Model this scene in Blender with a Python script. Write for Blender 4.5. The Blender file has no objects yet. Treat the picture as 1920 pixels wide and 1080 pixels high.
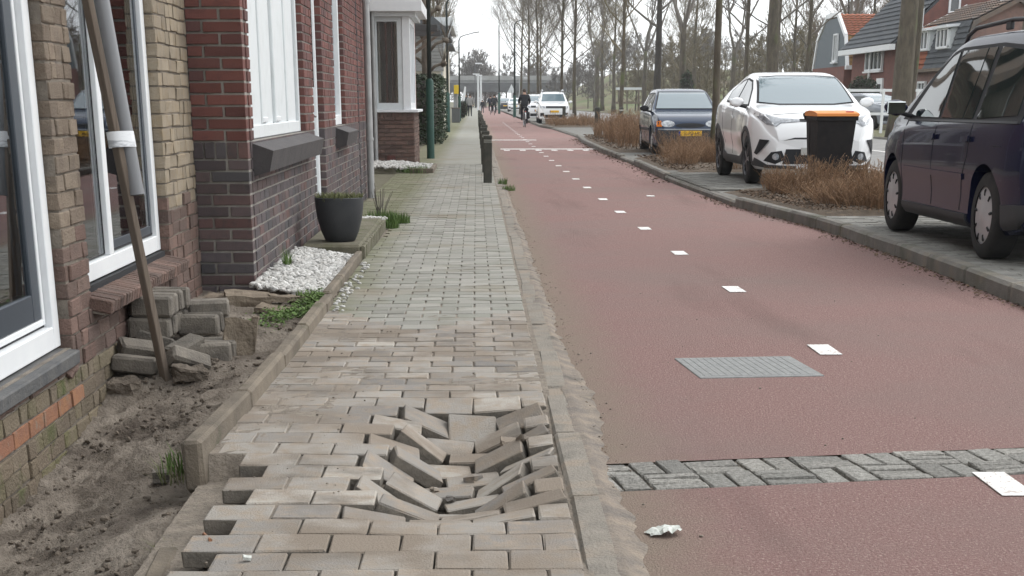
import bpy, bmesh, math, random
from mathutils import Vector, Matrix, noise, geometry
from mathutils.bvhtree import BVHTree
scene = bpy.context.scene
COL = scene.collection
R = math.radians
rnd = random.Random(11)
U = rnd.uniform

# ------------------------------------------------------------ camera, sky, sun, exposure
cam_d = bpy.data.cameras.new("camera")
cam = bpy.data.objects.new("camera", cam_d)
COL.objects.link(cam)
FPX, CPX, CPY, CAMH = 2850.0, 960.0, 1180.0, 1.23
PITCH, YAW = R(19.1556), R(1.2722)
cam_d.sensor_fit = 'HORIZONTAL'
cam_d.sensor_width = 36.0
cam_d.lens = FPX / 1920 * 36
cam_d.shift_y = (CPY - 540) / 1920
cam_d.clip_start = 0.05
cam_d.clip_end = 6000
cam.location = (0, 0, CAMH)
cam.rotation_euler = (R(90) - PITCH, 0, -YAW)
scene.camera = cam

SUN_EL, SUN_AZ = 48.0, 62.0      # azimuth clockwise from +Y (street direction)
world = bpy.data.worlds.new("World")
scene.world = world
world.use_nodes = True
nt = world.node_tree
nt.nodes.clear()
sky = nt.nodes.new('ShaderNodeTexSky')
sky.sky_type = 'NISHITA'
sky.sun_disc = False
sky.sun_elevation = R(SUN_EL)
sky.sun_rotation = R(SUN_AZ)
sky.air_density = 1.0
sky.dust_density = 4.0
hs = nt.nodes.new('ShaderNodeHueSaturation')
hs.inputs['Saturation'].default_value = 0.25
bg = nt.nodes.new('ShaderNodeBackground')
bg.inputs['Strength'].default_value = 0.05
bg2 = nt.nodes.new('ShaderNodeBackground')      # the even cloud layer
bg2.inputs['Color'].default_value = (0.95, 0.98, 1.0, 1)
bg2.inputs['Strength'].default_value = 0.90
addn = nt.nodes.new('ShaderNodeAddShader')
wo = nt.nodes.new('ShaderNodeOutputWorld')
nt.links.new(sky.outputs[0], hs.inputs['Color'])
nt.links.new(hs.outputs[0], bg.inputs['Color'])
nt.links.new(bg.outputs[0], addn.inputs[0])
nt.links.new(bg2.outputs[0], addn.inputs[1])
nt.links.new(addn.outputs[0], wo.inputs['Surface'])

sun_d = bpy.data.lights.new("sun", 'SUN')
sun_d.energy = 0.75
sun_d.angle = R(28)
sun_d.color = (1.0, 0.965, 0.92)
sun = bpy.data.objects.new("sun", sun_d)
COL.objects.link(sun)
sun.location = (20, 20, 40)
sv = Vector((math.sin(R(SUN_AZ)) * math.cos(R(SUN_EL)), math.cos(R(SUN_AZ)) * math.cos(R(SUN_EL)), math.sin(R(SUN_EL))))
sun.rotation_euler = sv.to_track_quat('Z', 'Y').to_euler()

scene.view_settings.view_transform = 'Standard'
scene.view_settings.look = 'None'
scene.view_settings.exposure = 0.6
scene.view_settings.gamma = 1.0
scene.view_settings.use_curve_mapping = False
scene.cycles.max_bounces = 6
scene.cycles.diffuse_bounces = 3
scene.cycles.glossy_bounces = 3
scene.cycles.transmission_bounces = 4
scene.cycles.transparent_max_bounces = 8

# the same camera as numbers, used only to decide which pieces show largest
_cy, _sy, _cp, _sp = math.cos(YAW), math.sin(YAW), math.cos(PITCH), math.sin(PITCH)
CR = Vector((_cy, -_sy, 0)); CF = Vector((_sy * _cp, _cy * _cp, -_sp)); CU = Vector((_sy * _sp, _cy * _sp, _cp))
def project(p):
    v = Vector(p) - Vector((0, 0, CAMH)); z = v.dot(CF)
    if z < 0.1: return (-9999, -9999, z)
    return (CPX + FPX * v.dot(CR) / z, CPY - FPX * v.dot(CU) / z, z)

# ------------------------------------------------------------ helpers: objects
def link(o, parent=None):
    COL.objects.link(o)
    if parent is not None: o.parent = parent
    return o
def tag(o, label=None, cat=None, group=None, kind=None):
    if label: o['label'] = label
    if cat: o['category'] = cat
    if group: o['group'] = group
    if kind: o['kind'] = kind
    return o
def empty(name, loc=(0, 0, 0), rz=0, parent=None):
    o = bpy.data.objects.new(name, None)
    o.empty_display_size = 0.2
    o.location = loc; o.rotation_euler = (0, 0, rz)
    return link(o, parent)
def copy_tree(o, parent=None):
    c = o.copy(); COL.objects.link(c)
    if parent is not None:
        c.parent = parent; c.matrix_parent_inverse = o.matrix_parent_inverse
    for ch in list(o.children): copy_tree(ch, c)
    return c

class MB:
    """collects shapes, then becomes ONE mesh object"""
    def __init__(s): s.v = []; s.f = []; s.m = []
    def add(s, vs, fs, m=0):
        b = len(s.v); s.v.extend([tuple(v) for v in vs])
        for f in fs: s.f.append(tuple(b + i for i in f)); s.m.append(m)
        return s
    def box(s, c, d, rot=None, m=0, ch=0.0, jit=0.0):
        x, y, z = d[0] / 2, d[1] / 2, d[2] / 2
        if ch <= 0:
            vs = [Vector((a * x, b * y, e * z)) for a in (-1, 1) for b in (-1, 1) for e in (-1, 1)]
            fs = [(0, 1, 3, 2), (4, 6, 7, 5), (0, 4, 5, 1), (2, 3, 7, 6), (0, 2, 6, 4), (1, 5, 7, 3)]
        else:
            vs, fs = chamfer_box(x, y, z, min(ch, x * .9, y * .9, z * .9))
        if jit: vs = [v + Vector((U(-jit, jit), U(-jit, jit), U(-jit, jit))) for v in vs]
        if rot is not None: vs = [rot @ v for v in vs]
        c = Vector(c)
        return s.add([v + c for v in vs], fs, m)
    def tube(s, pts, rad, n=6, m=0, caps=True):
        pts = [Vector(p) for p in pts]
        if not hasattr(rad, '__len__'): rad = [rad] * len(pts)
        vs = []; fs = []
        a = None
        for i, p in enumerate(pts):
            d = (pts[min(i + 1, len(pts) - 1)] - pts[max(i - 1, 0)])
            d = d.normalized() if d.length > 1e-9 else Vector((0, 0, 1))
            if a is None: a = d.orthogonal().normalized()
            else:
                a = a - d * a.dot(d)
                a = a.normalized() if a.length > 1e-6 else d.orthogonal().normalized()
            b = d.cross(a)
            for k in range(n):
                t = 2 * math.pi * k / n
                vs.append(p + (a * math.cos(t) + b * math.sin(t)) * rad[i])
        for i in range(len(pts) - 1):
            for k in range(n):
                k2 = (k + 1) % n
                fs.append((i * n + k, i * n + k2, (i + 1) * n + k2, (i + 1) * n + k))
        if caps and n > 2:
            fs.append(tuple(range(n - 1, -1, -1)))
            fs.append(tuple((len(pts) - 1) * n + k for k in range(n)))
        return s.add(vs, fs, m)
    def lathe(s, prof, n=24, c=(0, 0, 0), axis='Z', m=0, rot=None, caps=True):
        """prof: list of (r, h)"""
        vs = []; fs = []; c = Vector(c)
        for r, h in prof:
            for k in range(n):
                t = 2 * math.pi * k / n
                a, b = r * math.cos(t), r * math.sin(t)
                v = {'Z': (a, b, h), 'Y': (a, h, b), 'X': (h, a, b)}[axis]
                v = Vector(v)
                if rot is not None: v = rot @ v
                vs.append(v + c)
        for i in range(len(prof) - 1):
            for k in range(n):
                k2 = (k + 1) % n
                fs.append((i * n + k, i * n + k2, (i + 1) * n + k2, (i + 1) * n + k))
        if caps and prof[0][0] > 1e-6: fs.append(tuple(range(n - 1, -1, -1)))
        if caps and prof[-1][0] > 1e-6: fs.append(tuple((len(prof) - 1) * n + k for k in range(n)))
        return s.add(vs, fs, m)
    def prism(s, poly, axis, a, b, m=0):
        """polygon of 2D points extruded along an axis from a to b"""
        n = len(poly)
        def P(p, t):
            return {'X': (t, p[0], p[1]), 'Y': (p[0], t, p[1]), 'Z': (p[0], p[1], t)}[axis]
        vs = [P(p, a) for p in poly] + [P(p, b) for p in poly]
        fs = [tuple(range(n)), tuple(range(2 * n - 1, n - 1, -1))]
        for i in range(n): fs.append((i, n + i, n + (i + 1) % n, (i + 1) % n))
        return s.add(vs, fs, m)
    def blob(s, c, r, seed=0, amp=.25, sub=1, m=0, rot=None, freq=1.5):
        key = ('ico', sub)
        if key not in _ico:
            bm = bmesh.new(); bmesh.ops.create_icosphere(bm, subdivisions=sub, radius=1)
            bm.verts.ensure_lookup_table()
            _ico[key] = ([v.co.copy() for v in bm.verts], [tuple(v.index for v in f.verts) for f in bm.faces]); bm.free()
        vs, fs = _ico[key]; out = []; c = Vector(c); r = Vector(r) if hasattr(r, '__len__') else Vector((r, r, r))
        for v in vs:
            k = 1 + amp * noise.noise(v * freq + Vector((seed * 7.13, seed * 3.7, seed * 1.9)))
            w = Vector((v.x * r.x, v.y * r.y, v.z * r.z)) * k
            if rot is not None: w = rot @ w
            out.append(w + c)
        return s.add(out, fs, m)
    def mesh(s, name, mats, smooth=False):
        me = bpy.data.meshes.new(name)
        me.from_pydata(s.v, [], s.f)
        for m in (mats if isinstance(mats, (list, tuple)) else [mats]): me.materials.append(m)
        if any(s.m): me.polygons.foreach_set('material_index', s.m)
        me.update()
        bm = bmesh.new(); bm.from_mesh(me); bmesh.ops.recalc_face_normals(bm, faces=bm.faces); bm.to_mesh(me); bm.free()
        if smooth:
            me.polygons.foreach_set('use_smooth', [True] * len(me.polygons))
            if smooth is not True:
                me.set_sharp_from_angle(angle=R(smooth))
        return me
    def build(s, name, mats, parent=None, smooth=False):
        return link(bpy.data.objects.new(name, s.mesh(name, mats, smooth)), parent)
_ico = {}
def chamfer_box(x, y, z, c):
    """box with every edge chamfered: 24 verts"""
    vs = []; idx = {}
    for sx in (-1, 1):
        for sy in (-1, 1):
            for sz in (-1, 1):
                for k in range(3):
                    idx[(sx, sy, sz, k)] = len(vs)
                    vs.append(Vector((sx * (x if k == 0 else x - c), sy * (y if k == 1 else y - c), sz * (z if k == 2 else z - c))))
    fs = []
    for sx in (-1, 1): fs.append(tuple(idx[(sx, a, b, 0)] for a, b in ((-1, -1), (1, -1), (1, 1), (-1, 1))))
    for sy in (-1, 1): fs.append(tuple(idx[(a, sy, b, 1)] for a, b in ((-1, -1), (1, -1), (1, 1), (-1, 1))))
    for sz in (-1, 1): fs.append(tuple(idx[(a, b, sz, 2)] for a, b in ((-1, -1), (1, -1), (1, 1), (-1, 1))))
    for sx in (-1, 1):
        for sy in (-1, 1): fs.append((idx[(sx, sy, -1, 0)], idx[(sx, sy, 1, 0)], idx[(sx, sy, 1, 1)], idx[(sx, sy, -1, 1)]))
        for sz in (-1, 1): fs.append((idx[(sx, -1, sz, 0)], idx[(sx, 1, sz, 0)], idx[(sx, 1, sz, 2)], idx[(sx, -1, sz, 2)]))
    for sy in (-1, 1):
        for sz in (-1, 1): fs.append((idx[(-1, sy, sz, 1)], idx[(1, sy, sz, 1)], idx[(1, sy, sz, 2)], idx[(-1, sy, sz, 2)]))
    for sx in (-1, 1):
        for sy in (-1, 1):
            for sz in (-1, 1): fs.append(tuple(idx[(sx, sy, sz, k)] for k in range(3)))
    return vs, fs
def RZ(a): return Matrix.Rotation(a, 3, 'Z')
def RX(a): return Matrix.Rotation(a, 3, 'X')
def RY(a): return Matrix.Rotation(a, 3, 'Y')
def sstep(a, b, t):
    t = max(0, min(1, (t - a) / (b - a))); return t * t * (3 - 2 * t)
def part(name, parent, mat, c, d, rot=None, ch=0.0, m=0):
    return MB().box(c, d, rot, 0, ch).build(name, mat, parent)

# ------------------------------------------------------------ materials
def mat(name, c, c2=None, ns=6.0, rough=.85, bump=0.0, bs=60.0, ramp=None, var=0.0, c3=None, s3=1.5, t3=.55, w3=.12,
        metal=0.0, spec=.35, coat=0.0, detail=6.0, speck=None, sps=300.0, spt=.62, mix=(.35, .65), ior=None, trans=0.0, aniso=None, c4=None, s4=1.0, t4=.55, w4=.1, a4=(1, 1, 1), edge=None):
    m = bpy.data.materials.new(name); m.use_nodes = True
    n = m.node_tree; b = n.nodes['Principled BSDF']; L = n.links.new
    def N(t, **k):
        x = n.nodes.new(t)
        for a, v in k.items(): setattr(x, a, v)
        return x
    b.inputs['Roughness'].default_value = rough; b.inputs['Metallic'].default_value = metal
    b.inputs['Specular IOR Level'].default_value = spec
    if coat: b.inputs['Coat Weight'].default_value = coat; b.inputs['Coat Roughness'].default_value = .04
    if ior: b.inputs['IOR'].default_value = ior
    if trans: b.inputs['Transmission Weight'].default_value = trans
    geo = N('ShaderNodeNewGeometry')
    vec = geo.outputs['Position']
    if aniso:
        mp = N('ShaderNodeMapping'); mp.inputs['Scale'].default_value = aniso; L(vec, mp.inputs['Vector']); vec = mp.outputs[0]
    def noise_n(scale, det=detail, rg=.6):
        t = N('ShaderNodeTexNoise'); t.inputs['Scale'].default_value = scale; t.inputs['Detail'].default_value = det
        t.inputs['Roughness'].default_value = rg; L(vec, t.inputs['Vector']); return t.outputs['Fac']
    def mixc(fac, a, bb):
        x = N('ShaderNodeMix', data_type='RGBA'); L(fac, x.inputs[0])
        for sock, val in ((x.inputs[6], a), (x.inputs[7], bb)):
            if isinstance(val, tuple): sock.default_value = (*val, 1)
            else: L(val, sock)
        return x.outputs[2]
    def rng(v, lo, hi):
        x = N('ShaderNodeMapRange'); x.inputs[1].default_value = lo; x.inputs[2].default_value = hi; L(v, x.inputs[0]); return x.outputs[0]
    col = c
    if ramp or var:
        oi = N('ShaderNodeObjectInfo')
        ad = N('ShaderNodeMath', operation='ADD'); L(oi.outputs['Random'], ad.inputs[0]); L(geo.outputs['Random Per Island'], ad.inputs[1])
        fr = N('ShaderNodeMath', operation='FRACT'); L(ad.outputs[0], fr.inputs[0]); r_ = fr.outputs[0]
    if ramp:
        cr = N('ShaderNodeValToRGB'); cr.color_ramp.interpolation = 'LINEAR'
        els = cr.color_ramp.elements
        while len(els) < len(ramp): els.new(.5)
        for i, rc in enumerate(ramp): els[i].position = i / (len(ramp) - 1); els[i].color = (*rc, 1)
        L(r_, cr.inputs[0]); col = cr.outputs[0]
        if c2 is not None: col = mixc(rng(noise_n(ns), *mix), col, c2)
    elif c2 is not None:
        col = mixc(rng(noise_n(ns), *mix), c, c2)
    if speck is not None: col = mixc(rng(noise_n(sps, 2.0), spt, spt + .08), col, speck)
    if c3 is not None: col = mixc(rng(noise_n(s3), t3, t3 + w3), col, c3)
    if edge is not None:      # dirt gathered along an edge line x = const: (x_full, x_none, colour, noise scale, noise amount)
        sx = N('ShaderNodeSeparateXYZ'); L(geo.outputs['Position'], sx.inputs[0])
        ns_ = N('ShaderNodeMath', operation='MULTIPLY_ADD'); L(noise_n(edge[3]), ns_.inputs[0]); ns_.inputs[1].default_value = edge[4]; L(sx.outputs[0], ns_.inputs[2])
        col = mixc(rng(ns_.outputs[0], edge[1] + edge[4] * .5, edge[0] + edge[4] * .5), col, edge[2])
    if c4 is not None:
        mp4 = N('ShaderNodeMapping'); mp4.inputs['Scale'].default_value = a4; L(geo.outputs['Position'], mp4.inputs['Vector'])
        vec = mp4.outputs[0]; col = mixc(rng(noise_n(s4), t4, t4 + w4), col, c4); vec = geo.outputs['Position']
    if var:
        hv = N('ShaderNodeHueSaturation'); mv = N('ShaderNodeMapRange'); mv.inputs[3].default_value = 1 - var; mv.inputs[4].default_value = 1 + var
        r2 = N('ShaderNodeMath', operation='MULTIPLY'); r2.inputs[1].default_value = 7.31; L(r_, r2.inputs[0])
        f2 = N('ShaderNodeMath', operation='FRACT'); L(r2.outputs[0], f2.inputs[0])
        L(f2.outputs[0], mv.inputs[0]); L(mv.outputs[0], hv.inputs['Value'])
        if isinstance(col, tuple): hv.inputs['Color'].default_value = (*col, 1)
        else: L(col, hv.inputs['Color'])
        col = hv.outputs[0]
    if isinstance(col, tuple): b.inputs['Base Color'].default_value = (*col, 1)
    else: L(col, b.inputs['Base Color'])
    if bump:
        bp = N('ShaderNodeBump'); bp.inputs['Strength'].default_value = bump; bp.inputs['Distance'].default_value = .02
        L(noise_n(bs, 5.0), bp.inputs['Height']); L(bp.outputs[0], b.inputs['Normal'])
    return m

SAND = (.30, .245, .19)
M = {}
M['asphalt_red'] = mat('red_asphalt', (.226, .134, .125), (.300, .196, .180), 62, .93, .9, 120, speck=(.38, .285, .255), sps=90, spt=.56, c3=(.245, .185, .168), s3=.5, t3=.44, w3=.3, spec=.12, c4=(.170, .112, .103), s4=1.3, t4=.55, w4=.3, a4=(1.0, .12, 1), mix=(.3, .7), edge=(.44, .80, (.255, .205, .165), 5.0, .35))
M['asphalt_grey'] = mat('grey_asphalt', (.19, .185, .18), (.25, .245, .235), 2.0, .9, .3, 120)
M['paint'] = mat('road_paint', (.78, .78, .76), (.60, .58, .55), 30, .75, .4, 110, mix=(.5, .8), speck=(.36, .29, .26), sps=85, spt=.575, c3=(.45, .39, .36), s3=11, t3=.56, w3=.1)
M['kerb_dusty'] = mat('dusty_kerb_concrete', (.265, .24, .205), (.20, .182, .158), 8, .93, .6, 90, var=.06, c3=(.27, .225, .18), s3=3.2, t3=.50, c4=(.15, .138, .115), s4=4.0, t4=.56, w4=.15)
M['kerb'] = mat('kerb_concrete', (.205, .192, .172), (.15, .142, .128), 7, .92, .6, 90, var=.10, c3=(.215, .19, .155), s3=3.2, t3=.54, c4=(.098, .10, .074), s4=1.7, t4=.50, w4=.2)
M['gutter'] = mat('gutter_sand', (.27, .225, .18), (.16, .14, .125), 9, .95, .6, 70, c3=(.085, .078, .07), s3=4.0, t3=.56)
M['paver'] = mat('footpath_paver', SAND, SAND, 14, .9, .45, 140, var=.10, mix=(.46, .70),
                 ramp=[(.185, .172, .158), (.32, .295, .262), (.235, .222, .205), (.385, .355, .315), (.275, .255, .23), (.205, .192, .18), (.345, .318, .282)], c4=(.17, .15, .128), s4=2.6, t4=.55, w4=.15,
                 c3=(.215, .178, .142), s3=1.6, t3=.47, w3=.14)
M['paver_far'] = mat('footpath_paver_far', (.25, .26, .22), (.17, .165, .13), 3.5, .9, .35, 140, var=.08, mix=(.55, .8),
                 ramp=[(.25, .245, .22), (.31, .30, .27), (.23, .23, .20), (.285, .275, .248)], c4=(.22, .195, .15), s4=.9, t4=.54, w4=.15, edge=(-.95, -.6, (.155, .155, .095), 3.0, .5))
M['paver_side'] = mat('dark_paver_side', (.135, .122, .105), (.20, .178, .15), 25, .92, .5, 90)  # darker tone for every paver face that does not point up
M['bed_sand'] = mat('bedding_sand', (.255, .22, .18), (.17, .145, .12), 16, .97, .8, 60)
M['soil'] = mat('dug_soil', (.165, .138, .112), (.26, .224, .186), 5.5, .97, 1.0, 70, c3=(.088, .070, .056), s3=2.6, t3=.47, w3=.2)
M['clod'] = mat('soil_clod', (.115, .094, .076), (.18, .15, .12), 12, .97, .7, 80, var=.2)
M['grit'] = mat('grit', (.16, .135, .11), (.24, .21, .175), 12, .97, .3, 80, var=.25)
M['cobble'] = mat('clinker', (.22, .22, .205), (.17, .165, .15), 60, .88, .8, 120, var=.2,
                 ramp=[(.24, .235, .22), (.38, .365, .335), (.29, .285, .265), (.42, .40, .365), (.31, .30, .28)])
M['parking_paver'] = mat('parking_paver', (.2, .2, .18), (.14, .135, .12), 5, .9, .4, 120, var=.12, ramp=[(.17, .165, .155), (.23, .225, .205), (.195, .195, .18)])
M['steel_plate'] = mat('weathered_steel', (.225, .23, .23), (.29, .295, .29), 25, .8, .5, 150, spec=.2)
M['haze'] = None
M['grass'] = mat('rough_grass', (.085, .10, .045), (.15, .13, .075), 1.2, .95, .4, 30, c3=(.075, .058, .04), s3=.35, t3=.5)
M['bank'] = mat('bank_grass', (.10, .125, .05), (.165, .15, .085), .25, .95, .3, 10, c3=(.12, .09, .06), s3=.12, t3=.5)
M['earth'] = mat('bed_earth', (.085, .066, .05), (.125, .096, .07), 9, .97, 1.0, 40, c3=(.15, .115, .08), s3=14, t3=.55)
M['mortar_grey'] = mat('mortar_grey', (.32, .30, .275), (.25, .235, .21), 12, .95, .5, 120)
M['mortar_dirty'] = mat('mortar_dirty', (.235, .205, .17), (.145, .125, .105), 10, .95, .6, 90)
M['brick_red'] = mat('red_brick', (.19, .05, .038), (.10, .045, .042), 18, .85, .4, 150, var=.18, mix=(.5, .8),
                 ramp=[(.125, .054, .047), (.158, .064, .053), (.14, .058, .05), (.10, .054, .052), (.175, .072, .058)], c4=(.115, .07, .062), s4=2.2, t4=.55, w4=.2)
M['brick_dark'] = mat('purple_brown_brick', (.08, .06, .062), (.05, .048, .052), 16, .8, .4, 150, var=.2, mix=(.5, .8),
                 ramp=[(.085, .07, .074), (.11, .076, .072), (.095, .079, .083), (.07, .066, .07), (.13, .07, .062)])
M['brick_yellow'] = mat('yellow_brick', (.36, .28, .17), (.26, .20, .125), 14, .9, .5, 110, var=.12, mix=(.45, .75),
                 ramp=[(.275, .232, .175), (.32, .27, .205), (.24, .20, .152), (.29, .245, .187)], c4=(.20, .165, .13), s4=2.5, t4=.56, w4=.2)
M['brick_tan'] = mat('weathered_tan_brick', (.22, .165, .115), (.13, .095, .07), 13, .92, .7, 80, var=.14, mix=(.5, .8),
                 ramp=[(.20, .16, .122), (.235, .19, .145), (.175, .138, .107), (.215, .172, .13)], c4=(.12, .10, .085), s4=3, t4=.56, w4=.2)
M['brick_brown'] = mat('weathered_brown_brick', (.15, .10, .085), (.095, .072, .062), 13, .92, .7, 80, var=.16, mix=(.5, .8),
                 ramp=[(.15, .098, .082), (.185, .12, .098), (.125, .088, .076), (.165, .115, .095)])
M['brick_moss'] = mat('mossy_brick', (.15, .125, .085), (.20, .165, .12), 9, .95, .8, 70, var=.15, mix=(.4, .7),
                 ramp=[(.16, .13, .095), (.145, .135, .07), (.19, .15, .11), (.13, .105, .08)], c3=(.10, .115, .045), s3=4, t3=.58)
M['brick_orange'] = mat('fresh_orange_brick', (.34, .16, .085), (.24, .12, .08), 14, .9, .5, 90, var=.12, ramp=[(.31, .145, .08), (.36, .185, .095), (.26, .115, .075)], c3=(.24, .20, .16), s3=9, t3=.55)
M['stone_sill'] = mat('blue_stone', (.075, .078, .082), (.12, .118, .115), 9, .75, .4, 70)
M['white_frame'] = mat('white_frame_paint', (.80, .82, .83), (.74, .76, .78), 4, .35, spec=.4)
M['white_old'] = mat('white_paint_worn', (.64, .67, .68), (.54, .57, .57), 6, .5, .1, 60, mix=(.5, .85))
M['anthracite'] = mat('anthracite_sash', (.045, .055, .068), None, 5, .4, spec=.4)
M['sill_dark'] = mat('dark_glazed_sill', (.052, .048, .05), (.075, .068, .068), 6, .7, .3, 60, var=.08)
M['plaster'] = mat('room_plaster', (.55, .52, .46), None, rough=.9)
M['plate_pale'] = mat('dusty_plate', (.42, .42, .40), None, rough=.6)
M['rubber'] = mat('black_rubber', (.016, .017, .02), None, rough=.7)
M['glass_room'] = mat('window_glass', (.030, .036, .038), None, rough=.03, spec=.9, ior=1.55)
M['curtain'] = mat('curtain', (.78, .77, .73), (.60, .58, .52), 2.5, .9, aniso=(1, 14, .3))
M['zinc'] = mat('zinc_pipe', (.33, .335, .335), (.42, .425, .42), 5, .5, metal=.35)
M['pvc_grey'] = mat('grey_pvc', (.19, .195, .205), None, rough=.38, spec=.5)
M['wood_grey'] = mat('weathered_wood', (.20, .16, .125), (.13, .105, .085), 8, .9, .5, 60, aniso=(1, 1, .08))
M['tape'] = mat('packing_tape', (.72, .74, .76), (.38, .40, .43), 40, .3, aniso=(.15, .15, 1), mix=(.55, .62))
M['block'] = mat('grey_block', (.20, .178, .15), (.12, .108, .094), 9, .92, .6, 90, var=.22)
M['flag_stone'] = mat('brown_stone', (.25, .205, .155), (.15, .12, .09), 8, .93, .8, 60, var=.12)
M['edging'] = mat('edging_concrete', (.20, .168, .13), (.13, .11, .088), 6, .93, .5, 80, var=.1, c3=(.10, .095, .06), s3=3, t3=.56)
M['pebble'] = mat('white_gravel', (.62, .62, .60), (.46, .45, .43), 30, .7, .2, 90, var=.22, ramp=[(.62, .62, .60), (.50, .50, .48), (.42, .40, .37), (.70, .70, .69), (.25, .24, .23), (.56, .56, .54)])
M['pot'] = mat('charcoal_pot', (.032, .034, .038), (.045, .047, .05), 6, .6, .15, 120)
M['leaf_green'] = mat('weed_leaf', (.07, .125, .03), (.115, .175, .05), 15, .8, var=.25)
M['leaf_dry'] = mat('dry_plant', (.16, .16, .075), (.10, .12, .05), 20, .9, var=.25)
M['leaf_dark'] = mat('evergreen_leaf', (.020, .034, .016), (.035, .055, .024), 10, .7, var=.35)
M['twig_brown'] = mat('dead_stem', (.185, .105, .058), (.25, .155, .09), 8, .95, var=.35, ramp=[(.18, .105, .062), (.25, .155, .09), (.31, .22, .145), (.21, .13, .08)])
M['leaf_litter'] = mat('fallen_leaf', (.15, .10, .065), (.085, .06, .045), 12, .95, var=.35)
M['bark'] = mat('bark', (.128, .108, .082), (.072, .062, .048), 7, .95, .9, 35, aniso=(1, 1, .35), c3=(.105, .115, .055), s3=2, t3=.55)
M['bark_dark'] = mat('dark_bark', (.062, .053, .044), (.035, .031, .027), 7, .95, .9, 35, aniso=(1, 1, .35))
M['bark_pale'] = mat('pale_bark', (.20, .175, .14), (.12, .10, .08), 5, .95, .7, 35, aniso=(1, 1, .4))
M['twig_olive'] = mat('olive_twig', (.15, .127, .083), (.19, .16, .10), 1, .95)
M['twig_grey'] = mat('grey_twig', (.145, .13, .113), (.178, .16, .138), 1, .95)
M['twig_purple'] = mat('brown_twig', (.16, .12, .103), (.195, .148, .122), 1, .95)
M['bollard'] = mat('dark_bollard', (.04, .041, .034), (.068, .066, .052), 9, .65, .2, 60)
M['bollard_band'] = mat('bollard_band', (.42, .42, .38), None, rough=.6)
M['lamp_green'] = mat('green_post', (.014, .055, .042), (.024, .068, .053), 6, .5)
M['lamp_dark'] = mat('dark_post', (.028, .036, .034), None, rough=.55)
M['lamp_grey'] = mat('grey_post', (.36, .37, .37), None, rough=.5, metal=.2)
M['black_iron'] = mat('black_iron', (.012, .013, .015), None, rough=.5)
M['concrete'] = mat('viaduct_concrete', (.36, .36, .35), (.28, .28, .27), .6, .9, .2, 10)
M['concrete_dark'] = mat('viaduct_girder', (.12, .125, .125), (.09, .09, .09), .6, .9)
M['slab'] = mat('mossy_concrete', (.17, .155, .115), (.11, .105, .07), 6, .95, .5, 90, c3=(.095, .10, .05), s3=4, t3=.52)
M['plastic_black'] = mat('black_plastic', (.013, .012, .013), (.02, .018, .018), 9, .6, .1, 200, spec=.2)
M['plastic_orange'] = mat('orange_plastic', (.68, .24, .05), None, rough=.5)
M['paint_navy'] = mat('navy_paint', (.007, .010, .034), None, rough=.25, coat=.36, spec=.08)
M['paint_white'] = mat('white_car_paint', (.80, .81, .82), None, rough=.22, coat=.8, spec=.5)
M['paint_blue'] = mat('dark_blue_paint', (.026, .041, .075), None, rough=.25, coat=.5, spec=.2)
M['paint_grey'] = mat('grey_car_paint', (.22, .24, .27), None, rough=.25, coat=.8)
M['paint_black'] = mat('black_car_paint', (.02, .021, .024), None, rough=.25, coat=.8)
M['car_glass'] = mat('car_glass', (.018, .026, .025), None, rough=.02, spec=.6, ior=1.5)
M['windscreen'] = mat('windscreen_glass', (.075, .125, .15), None, rough=.012, spec=.8, ior=2.0)
M['mirror'] = mat('mirror_glass', (.75, .80, .80), None, rough=.03, metal=1)
M['tyre'] = mat('tyre_rubber', (.018, .018, .019), (.03, .028, .026), 12, .85)
M['hubcap'] = mat('silver_hubcap', (.52, .53, .55), None, rough=.35, metal=.6)
M['alloy_dark'] = mat('dark_alloy', (.06, .06, .065), None, rough=.3, metal=.6)
M['trim_dark'] = mat('grey_plastic_trim', (.045, .047, .05), None, rough=.6)
M['chrome'] = mat('chrome', (.7, .7, .72), None, rough=.15, metal=1)
M['lens'] = mat('headlight_lens', (.50, .53, .56), (.16, .17, .19), 14, .06, spec=.9, coat=1)
M['lens_dark'] = mat('smoked_headlight', (.09, .10, .11), (.35, .37, .40), 9, .06, spec=.9, coat=1)
M['lens_red'] = mat('red_lens', (.50, .012, .012), None, rough=.1, coat=1)
M['lens_orange'] = mat('orange_lens', (.85, .25, .03), None, rough=.12, coat=1)
M['plate_yellow'] = mat('yellow_plate', (.80, .47, .03), None, rough=.5)
M['plate_ink'] = mat('plate_ink', (.03, .03, .03), None, rough=.6)
M['plate_blue'] = mat('plate_blue', (.01, .04, .25), None, rough=.5)
M['cloth_black'] = mat('black_coat', (.017, .018, .021), (.026, .027, .03), 18, .9, .3, 30)
M['cloth_grey'] = mat('grey_coat', (.30, .30, .29), (.24, .24, .235), 12, .9)
M['cloth_navy'] = mat('dark_trousers', (.02, .022, .032), None, rough=.9)
M['skin'] = mat('skin', (.50, .32, .24), None, rough=.6)
M['hair'] = mat('hair', (.06, .045, .035), None, rough=.8)
M['shoe'] = mat('shoe', (.02, .02, .02), None, rough=.6)
M['roof_orange'] = mat('orange_roof_tile', (.33, .115, .06), (.24, .09, .055), 3, .85, .3, 20, var=.12)
M['roof_grey'] = mat('grey_roof_tile', (.075, .082, .09), (.105, .11, .115), 2, .8, .3, 20, var=.15)
M['roof_ochre'] = mat('ochre_tile', (.26, .155, .05), (.18, .10, .045), 3, .85, .3, 20, var=.15)
M['roof_brown'] = mat('brown_roof_felt', (.20, .14, .105), (.13, .115, .105), 1.2, .9, .3, 20)
M['house_brick'] = mat('house_brick', (.20, .088, .07), (.15, .075, .065), 4, .9, .4, 40)
M['house_pink'] = mat('pale_house_brick', (.27, .17, .145), (.21, .14, .125), 4, .9, .4, 40)
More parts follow.
